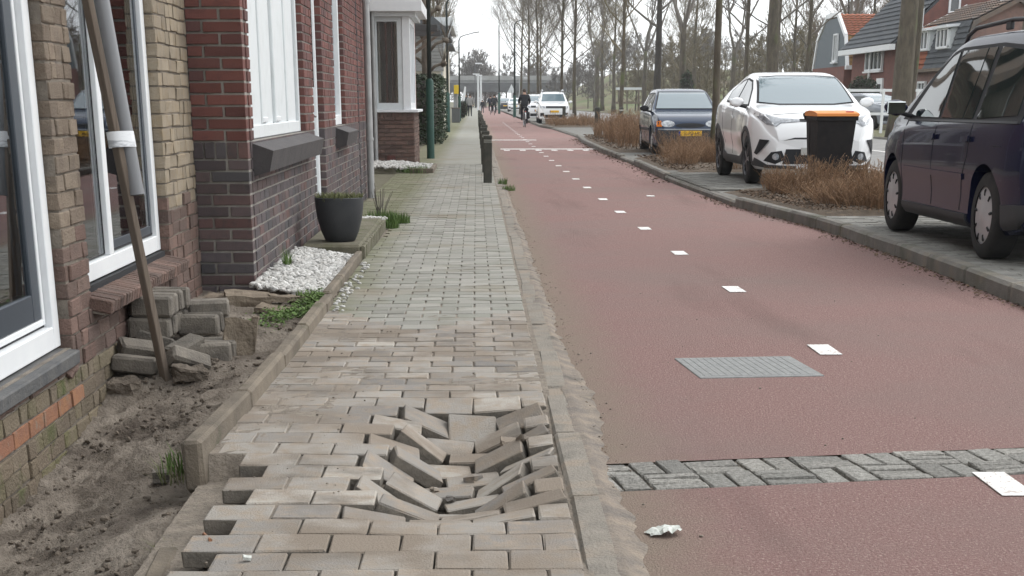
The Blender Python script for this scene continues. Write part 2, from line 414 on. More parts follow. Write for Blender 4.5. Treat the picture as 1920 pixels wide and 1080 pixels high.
M['house_grey'] = mat('grey_boarding', (.13, .15, .165), None, rough=.7)
M['render_cream'] = mat('cream_render', (.62, .59, .50), (.54, .51, .43), 2, .9)
M['cladding'] = mat('grey_cladding', (.25, .25, .24), (.19, .19, .185), 2, .8, aniso=(.2, .2, 6))
M['sign_yellow'] = mat('yellow_sign', (.75, .55, .04), None, rough=.5)
M['paper'] = mat('crumpled_paper', (.62, .64, .60), (.45, .47, .44), 60, .8, .3, 120)
M['dark_room'] = mat('dark_interior', (.02, .02, .02), None, rough=1)
# ============================================================ THE SETTING
class Pieces:
    """alike pieces of one thing: the largest in view become parts of their own, the rest one joined part"""
    def __init__(s): s.it = []
    def add(s, c, dims, rot, key): s.it.append((Vector(c), Vector(dims), rot, key))
    def emit(s, parent, name, mats, face=None, limit=300, ch=.006, jit=.002, variants=3, rest=None, minpx=0.0, side=None):
        meshes = {}
        sc = []
        for i, (c, d, rot, key) in enumerate(s.it):
            x, y, z = project(c)
            vis = -40 < x < 1960 and -40 < y < 1120 and z > .3
            n = (rot @ face) if face is not None else Vector((0, 0, 1))
            to = (Vector((0, 0, CAMH)) - c).normalized()
            a = max(d[0] * d[1], d[1] * d[2], d[0] * d[2])
            px = a * max(.02, n.dot(to)) * (FPX / max(z, .3)) ** 2
            sc.append(((px if vis else -1), i))
        sc.sort(reverse=True)
        top = [i for p, i in sc[:limit] if p > minpx]; ts = set(top)
        for i in top:
            c, d, rot, key = s.it[i]
            v = rnd.randrange(variants); q = (key, v, tuple(round(t, 3) for t in d))
            if q not in meshes:
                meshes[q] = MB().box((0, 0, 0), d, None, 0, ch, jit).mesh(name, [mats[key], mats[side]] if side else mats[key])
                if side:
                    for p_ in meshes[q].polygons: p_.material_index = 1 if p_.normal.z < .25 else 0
            o = bpy.data.objects.new(name, meshes[q])
            o.matrix_basis = Matrix.Translation(c) @ rot.to_4x4()
            link(o, parent)
        keys = sorted(set(k for _, _, _, k in s.it))
        mb = MB()
        for i, (c, d, rot, key) in enumerate(s.it):
            if i in ts: continue
            mb.box(c, d, rot, keys.index(key))
        if mb.v:
            o = mb.build(rest or (name + 's_beyond'), [mats[k] for k in keys], parent)
            o['kind'] = 'stuff'
            return o

def sheet(name, xs_l, xs_r, ys, z, m, kind='structure', parent=None, nx=1):
    """a strip between two edge lines given as functions of y"""
    vs = []; fs = []
    for y in ys:
        a = xs_l(y) if callable(xs_l) else xs_l; b = xs_r(y) if callable(xs_r) else xs_r
        for k in range(nx + 1): vs.append((a + (b - a) * k / nx, y, z))
    w = nx + 1
    for i in range(len(ys) - 1):
        for k in range(nx): fs.append((i * w + k, i * w + k + 1, (i + 1) * w + k + 1, (i + 1) * w + k))
    o = MB().add(vs, fs).build(name, m, parent)
    if kind: o['kind'] = kind
    return o
def lin(pts):
    def f(t):
        if t <= pts[0][0]: return pts[0][1]
        for (a, b), (c, d) in zip(pts, pts[1:]):
            if t <= c: return b + (d - b) * (t - a) / (c - a)
        return pts[-1][1]
    return f
def frange(a, b, s):
    n = max(1, int(round((b - a) / s))); return [a + (b - a) * i / n for i in range(n + 1)]

KERB_L = .29
edge_r = lin([(2, 3.42), (9.7, 3.45), (12.7, 3.50), (15.8, 3.48), (18, 3.30), (19.6, 3.16), (26, 3.10), (32, 3.20), (40, 3.16), (50, 3.30), (56, 3.55), (58, 3.6), (76, 3.5), (80, 3.2), (400, 3.2)])
foot_l = lin([(3, -.85), (5.25, -.86), (5.3, -.97), (9.7, -.93), (12.6, -.92), (15.6, -.88), (17, -.88), (17.05, -1.42), (27.9, -1.42), (27.95, -.86), (31.8, -.86), (33, -1.5), (400, -1.5)])

g = MB().add([(-2500, -400, -.34), (2500, -400, -.34), (2500, 4000, -.34), (-2500, 4000, -.34)], [(0, 1, 2, 3)]).build('ground', M['grass']); g['kind'] = 'structure'
verge = sheet('verge', 13.5, 400, frange(-40, 420, 20), .06, M['grass'])
yard = sheet('front_yard', -60, lambda y: foot_l(y) + .02, [16.9, 18, 20, 24, 28, 31.7, 31.75, 33.2, 60, 120, 240, 420], .006, M['slab'])

# ---------------- cycle path
def skew(x, k): return 5.12 + math.tan(R(8.6)) * (x - .36) + k * .2025 / math.cos(R(8.6))
pvs = []; pfs = []
def path_rows(rows):
    b = len(pvs)
    for r_ in rows:
        for k in range(6):
            if isinstance(r_, str):
                x = .40 + (edge_r(5.4) - .40) * k / 5; pvs.append((x, skew(x, -1 if r_ == 'a' else 1), 0))
            else: pvs.append((.40 + (edge_r(r_) - .40) * k / 5, r_, 0))
    for i in range(len(rows) - 1):
        for k in range(5): pfs.append((b + i * 6 + k, b + i * 6 + k + 1, b + i * 6 + 7 + k, b + i * 6 + 6 + k))
path_rows([0, 1, 2, 3, 4, 4.7, 'a']); path_rows(['b'] + frange(6, 60, 1.0) + frange(62, 420, 6))
path = MB().add(pvs, pfs).build('cycle_path', M['asphalt_red']); path['kind'] = 'structure'
def gut_r(y):
    w = .045 + .03 * noise.noise(Vector((0, y * 1.1, 3))) + .035 * noise.noise(Vector((5, y * 6, 1))) + .01 * noise.noise(Vector((5, y * 30, 1)))
    w += .025 * math.exp(-((y - 4.4) / .45) ** 2) + .05 * math.exp(-((y - 6.6) / .8) ** 2)
    return .41 + max(.02, w * (1 if y < 16 else .8))
gys = frange(2, 14, .04) + frange(14.1, 90, .3); vs = []; fs = []
for yy in gys:
    n1 = .010 * noise.noise(Vector((1, yy * 3, 0))) + .005 * noise.noise(Vector((2, yy * 14, 0))); e_ = gut_r(yy)
    vs += [(.372 + n1 * 2, yy, .0185), (.405, yy, .0225 + n1 * .3), (.425, yy, .014), (e_ * .5 + .2125, yy, .009 + n1 * .2), (e_, yy, .0025)]
for i in range(len(gys) - 1):
    for k in range(4): fs.append((i * 5 + k, i * 5 + k + 1, i * 5 + 6 + k, i * 5 + 5 + k))
gutter = MB().add(vs, fs).build('gutter', M['gutter'], None, True); gutter['kind'] = 'structure'
lane = [(1.78, 5.0), (1.81, 7.95), (1.77, 10.66), (1.73, 13.32), (1.71, 15.98), (1.68, 18.43), (1.67, 20.89), (1.66, 23.79), (1.655, 26.45), (1.655, 29.3), (1.65, 32.0), (1.645, 34.9)]
y = 37.6
while y < 100: lane.append((1.64, y)); y += 2.75
dash_mesh = MB().box((0, 0, 0), (.115, .33, .0035), None, 0, .0012).mesh('lane_marking', M['paint'])
for x, y in lane[:]:
    o = bpy.data.objects.new('lane_marking', dash_mesh); o.location = (x, y, .004); o.rotation_euler = (0, 0, U(-.02, .02)); link(o, path)
block_mesh = MB().box((0, 0, 0), (.15, .6, .006)).mesh('crossing_block', M['paint'])
for k in range(6):
    o = bpy.data.objects.new('crossing_block', block_mesh); o.location = (.80 + .42 * k, 42.2, .004); link(o, path)
MB().box((1.95, 43.3, .004), (2.6, .5, .006)).build('stop_line', M['paint'], path)
MB().box((1.2, 53.5, .004), (1.6, .5, .006)).build('stop_line', M['paint'], path)
MB().box((2.38, 21.6, .004), (.10, .20, .006)).build('paint_patch', M['paint'], path)
# steel cover let into the asphalt
cov = empty('utility_cover', (1.315, 7.42, 0), R(5))
tag(cov, 'square grey steel cover with fine ribs let into the red path', 'cover')
MB().box((0, 0, .001), (.60, .58, .008), None, 0, .003).build('frame', M['steel_plate'], cov)
for k in range(15):
    MB().box((-.252 + k * .036, U(-.004, .004), .0035), (.0325, .52, .006), None, 0, .0015).build('rib', M['steel_plate'], cov)

# ---------------- strip of setts across the path
strip = empty('sett_strip', (.36, 5.12, 0), R(8.6))
strip['kind'] = 'structure'
MB().box((1.53, 0, -.014), (3.02, .45, .007)).build('joint_sand', M['bed_sand'], strip)
sp = Pieces()
wm = Matrix.Translation((.42, 5.13, 0)) @ Matrix.Rotation(R(8.6), 4, 'Z')
S_items = []
for j in range(15):
    for r in range(2):
        cx, cy = .10 + j * .2005, -.1005 + r * .201
        if (j + r) % 2 == 0:
            for q in (-1, 1): S_items.append((cx + q * .0495, cy, .089, .188))
        else:
            nb = 3 if rnd.random() < .75 else 2
            for q in range(nb): S_items.append((cx, cy - .1 + (q + .5) * .2 / nb, .188, .2 / nb - .010))
smesh = {}
for (x, y, w, d) in S_items:
    k = (round(w, 3), round(d, 3), rnd.randrange(3))
    if k not in smesh: smesh[k] = MB().box((0, 0, 0), (w, d, .08), None, 0, .0045, .0025).mesh('sett', M['cobble'])
    o = bpy.data.objects.new('sett', smesh[k]); o.location = (x + U(-.002, .002), y + U(-.002, .002), -.037 + U(-.004, .004))
    o.rotation_euler = (U(-.025, .025), U(-.025, .025), U(-.03, .03)); link(o, strip)

# ---------------- left kerb band
kerb = empty('kerb_left', (KERB_L + .06, 0, 0)); kerb['kind'] = 'structure'
kms = [MB().box((0, 0, 0), (.108, .99, .16), None, 0, .012, .005).mesh('kerb_stone', M['kerb_dusty']) for _ in range(3)]
for k in range(60):
    o = bpy.data.objects.new('kerb_stone', kms[k % 3]); o.location = (U(-.008, .008), 2.3 + k * 1.0, -.058 + U(-.006, .006))
    o.rotation_euler = (U(-.006, .006), U(-.01, .03), U(-.006, .006)); link(o, kerb)
o = MB().box((0, 230, -.045), (.115, 336, .16)).build('kerb_beyond', M['kerb'], kerb); o['kind'] = 'stuff'

# ---------------- footpath of square pavers with the subsided hole
def sink(x, y):
    o_ = .03 * math.sin(y * 2.3)
    xc = -.055 + o_
    a = sstep(-.305 + o_, -.215 + o_, x) * (1 - sstep(.02 + o_, .225, x))
    b = sstep(6.42, 6.18, y) * sstep(4.3, 5.1, y)
    return .115 * a * b + .018 * math.exp(-((x - xc) / .33) ** 2 - ((y - 5.45) / .75) ** 2)
foot = empty('footpath', (0, 0, 0)); foot['kind'] = 'structure'
FZ = .030
# bedding under the pavers follows the hole
xs = frange(-1.0, KERB_L + .02, .03); ys = frange(3.0, 10.6, .03) + frange(11, 34, .5)
vs = []; fs = []
for yy in ys:
    for xx in xs:
        s = sink(xx, yy)
        cov_ = sstep(-.05, .35, noise.noise(Vector((xx * 2.2, yy * 1.1, 5))) + .35 * sstep(-.45, -.8, xx) + .25 * sstep(.12, .27, xx)) * sstep(10.5, 8.5, yy) * (1 - sstep(-.62, -.42, xx) * sstep(6.9, 6.3, yy) * sstep(3.7, 4.1, yy))
        bw = sstep(-.62, -.45, xx) * (1 - .8 * sstep(.2, .27, xx)) * sstep(6.75, 6.5, yy) * sstep(3.9, 4.15, yy)
        dz = -.010 - .055 * bw + cov_ * (.0085 + .004 * noise.noise(Vector((xx * 12, yy * 12, 2)))) - s * 1.1 - .02 * sstep(.004, .03, s) + .006 * noise.noise(Vector((xx * 30, yy * 30, 0)))
        if yy < 5.4 and xx < foot_l(yy) + .22: dz -= .09 * sstep(foot_l(yy) + .22, foot_l(yy) + .04, xx)
        vs.append((xx, yy, FZ + dz))
w = len(xs)
for i in range(len(ys) - 1):
    for k in range(w - 1): fs.append((i * w + k, i * w + k + 1, (i + 1) * w + k + 1, (i + 1) * w + k))
MB().add(vs, fs).build('bedding_sand', M['bed_sand'], foot, True)
pv = Pieces()
PX, PY, TH = .2055, .182, .052
row = 0; y = 3.5
hole_rnd = random.Random(5)
while y < 32.4:
    off = 0 if row % 2 else PX / 2
    left = foot_l(y)
    x = KERB_L - .004 - (PX if row % 2 else PX / 2) + PX / 2
    first = True
    wv = .012 * math.sin(y * .5) if y > 7 else 0
    cells = []
    if row % 2 == 0: cells.append((KERB_L - .004 - PX / 4, PX / 2)); x = KERB_L - .004 - PX / 2 - PX / 2
    while x > left - .10:
        cells.append((x, PX)); x -= PX
    for (cx, wd) in cells:
        if y < 5.35 and cx - wd / 2 < left - (.07 if row % 3 else .0) - (.0 if y > 4.4 else -.03): continue
        if y >= 5.35 and cx - wd / 2 < left - .005:
            lft = left - .0; nw = cx + wd / 2 - lft
            if nw < .05: continue
            cx = lft + nw / 2; wd = nw
        gap = .005 if y < 9 else .007
        w2, d2 = wd - gap, PY - gap
        hx, hy = w2 * .42, d2 * .42
        z = [sink(cx + a * hx, y + b * hy) for a, b in ((-1, -1), (1, -1), (1, 1), (-1, 1))]
        zc = sum(z) / 4; tx = ((z[1] + z[2]) - (z[0] + z[3])) / 2 / (2 * hx); ty = ((z[2] + z[3]) - (z[0] + z[1])) / 2 / (2 * hy)
        steep = max(abs(tx), abs(ty))
        ins = sstep(.02, .09, max(z))
        jr = hole_rnd.uniform
        rot = RZ(jr(-.012, .012) + ins * jr(-.11, .11)) @ RY(math.atan(tx) * 1.0 + jr(-.006, .006) + ins * jr(-.09, .09)) @ RX(-math.atan(ty) + jr(-.008, .008) + ins * jr(-.10, .10))
        zz = FZ - TH / 2 - zc + jr(-.0022, .0022) + ins * jr(-.006, .010)
        if .25 < steep: zz += .006
        lift = 0
        key = 'paver' if y < 9.0 + .5 * math.sin(cx * 5) else 'paver_far'
        pv.add((cx + ins * jr(-.006, .006), y + wv * cx + ins * jr(-.006, .006), zz + lift), (round(w2, 3), round(d2, 3), TH), rot, key)
    PY = .182 if y < 6.25 else .160
    y += PY; row += 1
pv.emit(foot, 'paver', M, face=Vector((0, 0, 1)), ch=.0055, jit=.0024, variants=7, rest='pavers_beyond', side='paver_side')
fr_rnd = random.Random(3)
for (x, y, s) in ((-.02, 5.5, .05), (.13, 5.85, .06), (.17, 5.75, .04), (-.10, 5.2, .03), (-.16, 5.35, .028)):
    mb = MB().box((0, 0, 0), (s * 1.4, s, s * .6), None, 0, .006, s * .18); o = mb.build('paver_fragment', M['paver'], foot)
    o.location = (x, y, FZ - sink(x, y) + .01); o.rotation_euler = (fr_rnd.uniform(-.5, .5), fr_rnd.uniform(-.5, .5), fr_rnd.uniform(0, 3))
MB().add([(-1.5, 32.35, FZ - .002), (KERB_L, 32.35, FZ - .002), (KERB_L, 420, FZ - .002), (-1.5, 420, FZ - .002)], [(0, 1, 2, 3)]).build('paving_beyond', M['paver_far'], foot)

# ---------------- dug soil strip beside the house
soil_w = lin([(3, -.30), (5.0, -.30), (5.7, -.285), (6.8, -.225), (7.3, -.15), (7.7, -.02), (8.4, .04), (10.6, .04)])
soil_e = lin([(3, -.11), (5.3, -.115), (5.9, -.09), (6.6, -.06), (7.5, -.02), (8.6, .03), (10.6, .04)])
def soil_h(x, y):
    e = foot_l(y)
    t = sstep(-1.0, -1.72, x)
    base = soil_w(y) * t + soil_e(y) * (1 - t)
    base -= .04 * math.exp(-((x + 1.12) / .12) ** 2 - ((y - 5.75) / .4) ** 2)
    if y < 5.3: base += .05 * sstep(-1.0, -.8, x) * sstep(4.9, 4.2, y)
    v = Vector((x * 3.2, y * 3.2, 0)); v2 = Vector((x * 13, y * 13, 4)); v3 = Vector((x * 38, y * 38, 9))
    rough = .35 + .65 * sstep(-.05, .35, noise.noise(Vector((x * 1.7, y * 1.1, 7))) + .25 * math.exp(-((y - 6.5) / 1.1) ** 2) + .1)
    return base + rough * (.026 * noise.noise(v) + .030 * noise.noise(v2) + .020 * noise.noise(v3)) + .006 * noise.noise(v3 * 2)
xs = frange(-1.95, -.70, .02); ys = frange(3.2, 10.6, .022)
vs = []; fs = []
for yy in ys:
    lim = foot_l(yy) - (.02 if yy > 5.3 else -.14)
    for xx in xs:
        x2 = min(xx, lim + .03)
        vs.append((x2, yy, soil_h(x2, yy)))
w = len(xs)
for i in range(len(ys) - 1):
    for k in range(w - 1): fs.append((i * w + k, i * w + k + 1, (i + 1) * w + k + 1, (i + 1) * w + k))
so = MB().add(vs, fs).build('soil', M['soil'], None, True); so['kind'] = 'structure'
cl = MB()
for k in range(1700):
    yy = 4.0 + 5.0 * rnd.random() ** 1.1; xx = U(-1.78, -.98 if yy > 5.3 else -.85)
    if noise.noise(Vector((xx * 3, yy * 2, 2))) < -.12: continue
    r = .004 + .012 * rnd.random() ** 3
    cl.blob((xx, yy, soil_h(xx, yy) + r * .3), (r * U(.8, 1.4), r * U(.8, 1.4), r * U(.6, 1)), k, .6, 1)
o = cl.build('clods', M['clod'], None); tag(o, 'loose clods and crumbs of dark soil in the dug strip', 'soil crumbs', kind='stuff')

# ---------------- kerb, bays, beds and the road on the other side
kr = empty('kerb_right', (0, 0, 0)); kr['kind'] = 'structure'
def kerb_run(y0, y1, top, step=1.0, xoff=0):
    y = y0
    while y < y1 - .05:
        a = (edge_r(y) + xoff, y); yb = min(y + step, y1); b = (edge_r(yb) + xoff, yb)
        L = math.hypot(b[0] - a[0], b[1] - a[1]); an = math.atan2(b[0] - a[0], b[1] - a[1])
        o = MB().box((0, 0, 0), (.13, L - .008, .22), None, 0, .022, .003).build('kerb_stone', M['kerb'], kr)
        o.location = ((a[0] + b[0]) / 2 + .07, (a[1] + b[1]) / 2, top - .11); o.rotation_euler = (U(-.004, .004), 0, -an)
        y += step
kerb_run(2, 19.4, .115); kerb_run(19.4, 26.2, .068, 1.7); kerb_run(26.2, 32.4, .11); kerb_run(32.4, 35.4, .068, 1.5)
kerb_run(35.4, 57.5, .11); kerb_run(57.5, 74.6, .068, 4.3); kerb_run(74.6, 112, .11, 3)
sheet('parking_strip', lambda y: edge_r(y) + .12, 6.6, frange(0, 420, 4), .070, M['parking_paver'])
bay = empty('parking_bay', (0, 0, 0)); bay['kind'] = 'structure'
pb = Pieces()
r_ = 0; y = 5.0
while y < 16.4:
    x = edge_r(y) + .145 + (.105 if r_ % 2 else .052)
    while x < 6.5:
        pb.add((x, y, .058 + U(-.003, .003)), (.204, .100, .07), RZ(U(-.01, .01)) @ RX(U(-.01, .01)) @ RY(U(-.01, .01)), 'parking_paver'); x += .21
    y += .106; r_ += 1
y = 21.6
while y < 27.6:
    x = edge_r(y) + .15 + (.105 if r_ % 2 else 0)
    while x < 6.5:
        pb.add((x, y, .058 + U(-.003, .003)), (.203, .099, .07), RZ(0), 'parking_paver'); x += .21
    y += .106; r_ += 1
pb.emit(bay, 'paver', M, face=Vector((0, 0, 1)), limit=260, rest='pavers_beyond')
sheet('main_road', 6.72, 13.5, frange(-40, 420, 10), .045, M['asphalt_grey'])
road_kerb = MB(); road_kerb.box((6.66, 190, .02), (.13, 460, .17)).box((13.45, 190, .03), (.13, 460, .15))
o = road_kerb.build('road_kerb', M['kerb']); o['kind'] = 'structure'
rl = empty('road_lines', (0, 0, 0)); rl['kind'] = 'structure'
lm = MB().box((0, 0, 0), (.12, 3.0, .006)).mesh('road_marking', M['paint'])
for k in range(34):
    for xx in (7.35, 10.1):
        o = bpy.data.objects.new('road_marking', lm); o.location = (xx, 18 + k * 5.2 + (1.4 if xx > 8 else 0), .0495); link(o, rl)
def bed(y0, y1, x1=6.35):
    vs = []; fs = []; ys = frange(y0, y1, .3); n = 9
    for yy in ys:
        a = edge_r(yy) + .15
        for k in range(n):
            x = a + (x1 - a) * k / (n - 1)
            vs.append((x, yy, .060 + .07 * min(1, 3 * math.sin(math.pi * k / (n - 1))) * min(1, (yy - y0) * 3, (y1 - yy) * 3) + .02 * noise.noise(Vector((x * 3, yy * 3, 0)))))
    for i in range(len(ys) - 1):
        for k in range(n - 1): fs.append((i * n + k, i * n + k + 1, (i + 1) * n + k + 1, (i + 1) * n + k))
    o = MB().add(vs, fs).build('planting_bed', M['earth']); o['kind'] = 'structure'
def stems(name, label, y0, y1, x0f, x1, n, h, seed, lean=.35, m='twig_brown', thick=.004):
    r = random.Random(seed); mb = MB()
    ctr = []
    for k in range(max(4, int((y1 - y0) * 1.6 * 2.2))):
        yy = r.uniform(y0, y1); ctr.append((r.uniform(x0f(yy), x1), yy, r.uniform(.55, 1.15)))
    for k in range(n):
        cx, cy, hs = ctr[r.randrange(len(ctr))]
        x = cx + r.gauss(0, .16); yy = cy + r.gauss(0, .22)
        if x < x0f(yy) - .05 or yy < y0 - .15 or yy > y1 + .2: continue
        hh = h * hs * r.uniform(.45, 1.1); a = r.uniform(0, 6.28); q = r.uniform(.05, lean) * hh
        dx, dy = math.cos(a) * q + (x - cx) * .5, math.sin(a) * q + (yy - cy) * .4
        p0 = Vector((x, yy, .10)); p1 = p0 + Vector((dx * .35, dy * .35, hh * .55)); p2 = p0 + Vector((dx, dy, hh))
        mb.tube([p0, p1, p2], [thick, thick * .8, thick * .45], 3, caps=False)
        for b in range(r.randrange(2, 5)):
            t = r.uniform(.35, 1); s = p0.lerp(p1, t * 2) if t < .5 else p1.lerp(p2, t * 2 - 1)
            e = s + Vector((r.uniform(-.09, .09), r.uniform(-.09, .09), r.uniform(.02, .11))) * (h / .5)
            mb.tube([s, e], [thick * .6, thick * .3], 3, caps=False)
            if r.random() < .22: mb.blob(e, r.uniform(.004, .008), k + b, .5, 1)
    o = mb.build(name, M[m]); tag(o, label, 'dry plants', kind='stuff')
bed(16.7, 21.5); bed(26.6, 34.6); bed(38.0, 56.5); bed(75, 84.5, 6.2)
stems('dry_plants', 'russet dead stems in the bed before the black wheelie bin', 16.8, 21.3, lambda y: edge_r(y) + .28 + .45 * sstep(18.0, 20.8, y), 6.1, 4200, .40, 1)
stems('dry_plants', 'tan dead stems in the bed between the white car and the blue hatchback', 27.2, 34.3, lambda y: edge_r(y) + .30, 6.2, 4200, .46, 2, m='twig_brown')
stems('dry_plants', 'brown dead stems around the short dark post beyond the blue hatchback', 40.5, 55.5, lambda y: edge_r(y) + .5, 6.1, 2200, .75, 3, thick=.007)
stems('dry_plants', 'low brown stems in the far bed beside the cyclist', 76, 84, lambda y: edge_r(y) + .4, 6.0, 800, .5, 4, thick=.011)
lt = MB()
def litter(n, yf, xf, s, z):
    for k in range(n):
        yy = yf(); xx = xf(yy); r = s * U(.5, 1.3)
        rot = RZ(U(0, 6.28)) @ RX(U(-.7, .7)) @ RY(U(-.5, .5))
        pts = [Vector((-r, 0, 0)), Vector((0, -r * .45, r * .15)), Vector((r, 0, 0)), Vector((0, r * .45, r * .2))]
        lt.add([rot @ p + Vector((xx, yy, z + r * .35)) for p in pts], [(0, 1, 2), (0, 2, 3)])
litter(900, lambda: 9.5 + 12 * rnd.random(), lambda y: edge_r(y) - abs(rnd.gauss(0, .07 + .05 * noise.noise(Vector((0, y * .9, 0))))) - .01, .018, .002)
litter(500, lambda: 25 + 30 * rnd.random(), lambda y: edge_r(y) - abs(rnd.gauss(0, .13)) - .01, .03, .002)
litter(2600, lambda: U(16.75, 20.5), lambda y: edge_r(y) + .2 + abs(rnd.gauss(0, .75)), .022, .125)
litter(1500, lambda: U(26.8, 34.4), lambda y: edge_r(y) + .2 + abs(rnd.gauss(0, .6)), .028, .125)
litter(900, lambda: U(38.3, 56), lambda y: edge_r(y) + .2 + abs(rnd.gauss(0, .5)), .035, .125)
litter(300, lambda: U(5, 24), lambda y: .44 + abs(rnd.gauss(0, .04)), .008, .006)
o = lt.build('leaf_litter', M['leaf_litter']); tag(o, 'brown fallen leaves gathered along the kerbs and beds', 'fallen leaves', kind='stuff')
# crumbs and sand grains on the pavers and along the gutter
gr = MB()
for k in range(300):
    t = rnd.random()
    if t < .45: xx, yy, zz = U(.40, .56), U(3.6, 12), .006
    elif t < .8: xx, yy, zz = U(-.95, -.45), U(3.7, 9.5), FZ
    else: xx, yy, zz = U(.5, 3.3), U(4, 12), .001
    if xx < foot_l(yy) + .02: continue
    r = .0018 + .004 * rnd.random() ** 4
    gr.blob((xx, yy, zz + r * .4), (r * 1.2, r, r * .7), k, .5, 1)
o = gr.build('grit', M['grit']); tag(o, 'grit and crumbs scattered over the paving and path edge', 'grit', kind='stuff')
# ============================================================ HOUSES ON THE LEFT
def clear_glass(name, tint, base=.06):
    m = bpy.data.materials.new(name); m.use_nodes = True; n = m.node_tree; n.nodes.clear()
    o = n.nodes.new('ShaderNodeOutputMaterial'); mx = n.nodes.new('ShaderNodeMixShader')
    t = n.nodes.new('ShaderNodeBsdfTransparent'); t.inputs[0].default_value = (*tint, 1)
    g_ = n.nodes.new('ShaderNodeBsdfGlossy'); g_.inputs['Roughness'].default_value = .015; g_.inputs[0].default_value = (.95, .97, 1, 1)
    fr = n.nodes.new('ShaderNodeFresnel'); fr.inputs[0].default_value = 1.55
    ad = n.nodes.new('ShaderNodeMath'); ad.operation = 'ADD'; ad.inputs[1].default_value = base
    n.links.new(fr.outputs[0], ad.inputs[0]); n.links.new(ad.outputs[0], mx.inputs[0])
    n.links.new(t.outputs[0], mx.inputs[1]); n.links.new(g_.outputs[0], mx.inputs[2]); n.links.new(mx.outputs[0], o.inputs[0])
    return m
M['pane'] = clear_glass('clear_pane', (.85, .90, .88))
M['pane_dark'] = clear_glass('tinted_pane', (.62, .68, .69), .10)

def free_spans(u0, u1, zc, ops):
    sp = [(u0, u1)]
    for (a, b, c, d) in ops:
        if c - .01 < zc < d + .01:
            nx = []
            for (s, e) in sp:
                if b <= s or a >= e: nx.append((s, e))
                else:
                    if a > s: nx.append((s, a))
                    if b < e: nx.append((b, e))
            sp = nx
    return sp
def lay(pc, axis, plane, sgn, u0, u1, z0, z1, ops, chh, L, key, seed=0, jit=.0015, bond=.5, jt=.011, dep=.10, rough=0.0):
    """courses of bricks on a plane; axis 'X': plane x=const, u along y; axis 'Y': plane y=const, u along x"""
    r = random.Random(seed); k = 0; z = z0
    while z < z1 - .02:
        zc = z + chh / 2
        for (a, b) in free_spans(u0, u1, zc, ops):
            st = u0 + (k % 2) * L * bond + (.25 * L if (k // 2) % 2 else 0) * (rough > 0)
            u = st - L * math.ceil((st - a) / L)
            cuts = []
            while u < b - 1e-6:
                e = u + L
                s_, e_ = max(u, a), min(e, b)
                if e_ - s_ > .012: cuts.append([s_, e_])
                u = e
            if len(cuts) > 1 and cuts[0][1] - cuts[0][0] < .05: cuts[1][0] = cuts[0][0]; cuts.pop(0)
            if len(cuts) > 1 and cuts[-1][1] - cuts[-1][0] < .05: cuts[-2][1] = cuts[-1][1]; cuts.pop()
            for (s_, e_) in cuts:
                parts = [(s_, e_)]
                if rough and e_ - s_ > .17 and r.random() < .22: m_ = (s_ + e_) / 2; parts = [(s_, m_), (m_, e_)]
                for (s2, e2) in parts:
                    uc = (s2 + e2) / 2; ln = max(.02, round(e2 - s2 - jt, 2)); hh = chh - jt
                    off = r.uniform(-jit, jit) * 2
                    rot = RZ(r.uniform(-1, 1) * rough * .03) @ RX(r.uniform(-1, 1) * rough * .03)
                    if axis == 'X': pc.add((plane - sgn * (dep / 2) + off, uc, zc + r.uniform(-jit, jit)), (dep, ln, hh), rot, key(uc, zc))
                    else: pc.add((uc, plane - sgn * (dep / 2) + off, zc + r.uniform(-jit, jit)), (ln, dep, hh), rot, key(uc, zc))
        z += chh; k += 1
def backing(mb, axis, plane, sgn, u0, u1, z0, z1, ops, th=.25, rec=.009):
    ops = [(a - .012, b + .012, c, d) for (a, b, c, d) in ops]
    us = sorted(set([u0, u1] + [t for o in ops for t in (o[0], o[1]) if u0 < t < u1]))
    f = plane - sgn * rec; cpl = f - sgn * th / 2
    for a, b in zip(us, us[1:]):
        m_ = (a + b) / 2; zs = [(z0, z1)]
        for (p, q, c, d) in ops:
            if p < m_ < q:
                nz = []
                for (s, e) in zs:
                    if d <= s or c >= e: nz.append((s, e))
                    else:
                        if c > s: nz.append((s, c))
                        if d < e: nz.append((d, e))
                zs = nz
        for (s, e) in zs:
            if axis == 'X': mb.box((cpl, m_, (s + e) / 2), (th, b - a, e - s))
            else: mb.box((m_, cpl, (s + e) / 2), (b - a, th, e - s))
def frame_rect(mb, X, y0, y1, z0, z1, w, d):
    """window frame in a plane x=const, front face at X"""
    c = X - d / 2
    mb.box((c, y0 + w / 2, (z0 + z1) / 2), (d, w, z1 - z0), ch=.004); mb.box((c, y1 - w / 2, (z0 + z1) / 2), (d, w, z1 - z0), ch=.004)
    mb.box((c, (y0 + y1) / 2, z0 + w / 2), (d - .002, y1 - y0 - 2 * w, w), ch=.004); mb.box((c, (y0 + y1) / 2, z1 - w / 2), (d - .002, y1 - y0 - 2 * w, w), ch=.004)
    return mb
def roof_slab(parent, y0, y1, x_eave, z_eave, x_ridge, z_ridge, m):
    MB().prism([(x_eave, z_eave), (x_ridge, z_ridge), (2 * x_ridge - x_eave, z_eave), (2 * x_ridge - x_eave, z_eave - .15), (x_ridge, z_ridge - .18), (x_eave, z_eave - .15)], 'Y', y0, y1).build('roof', m, parent)

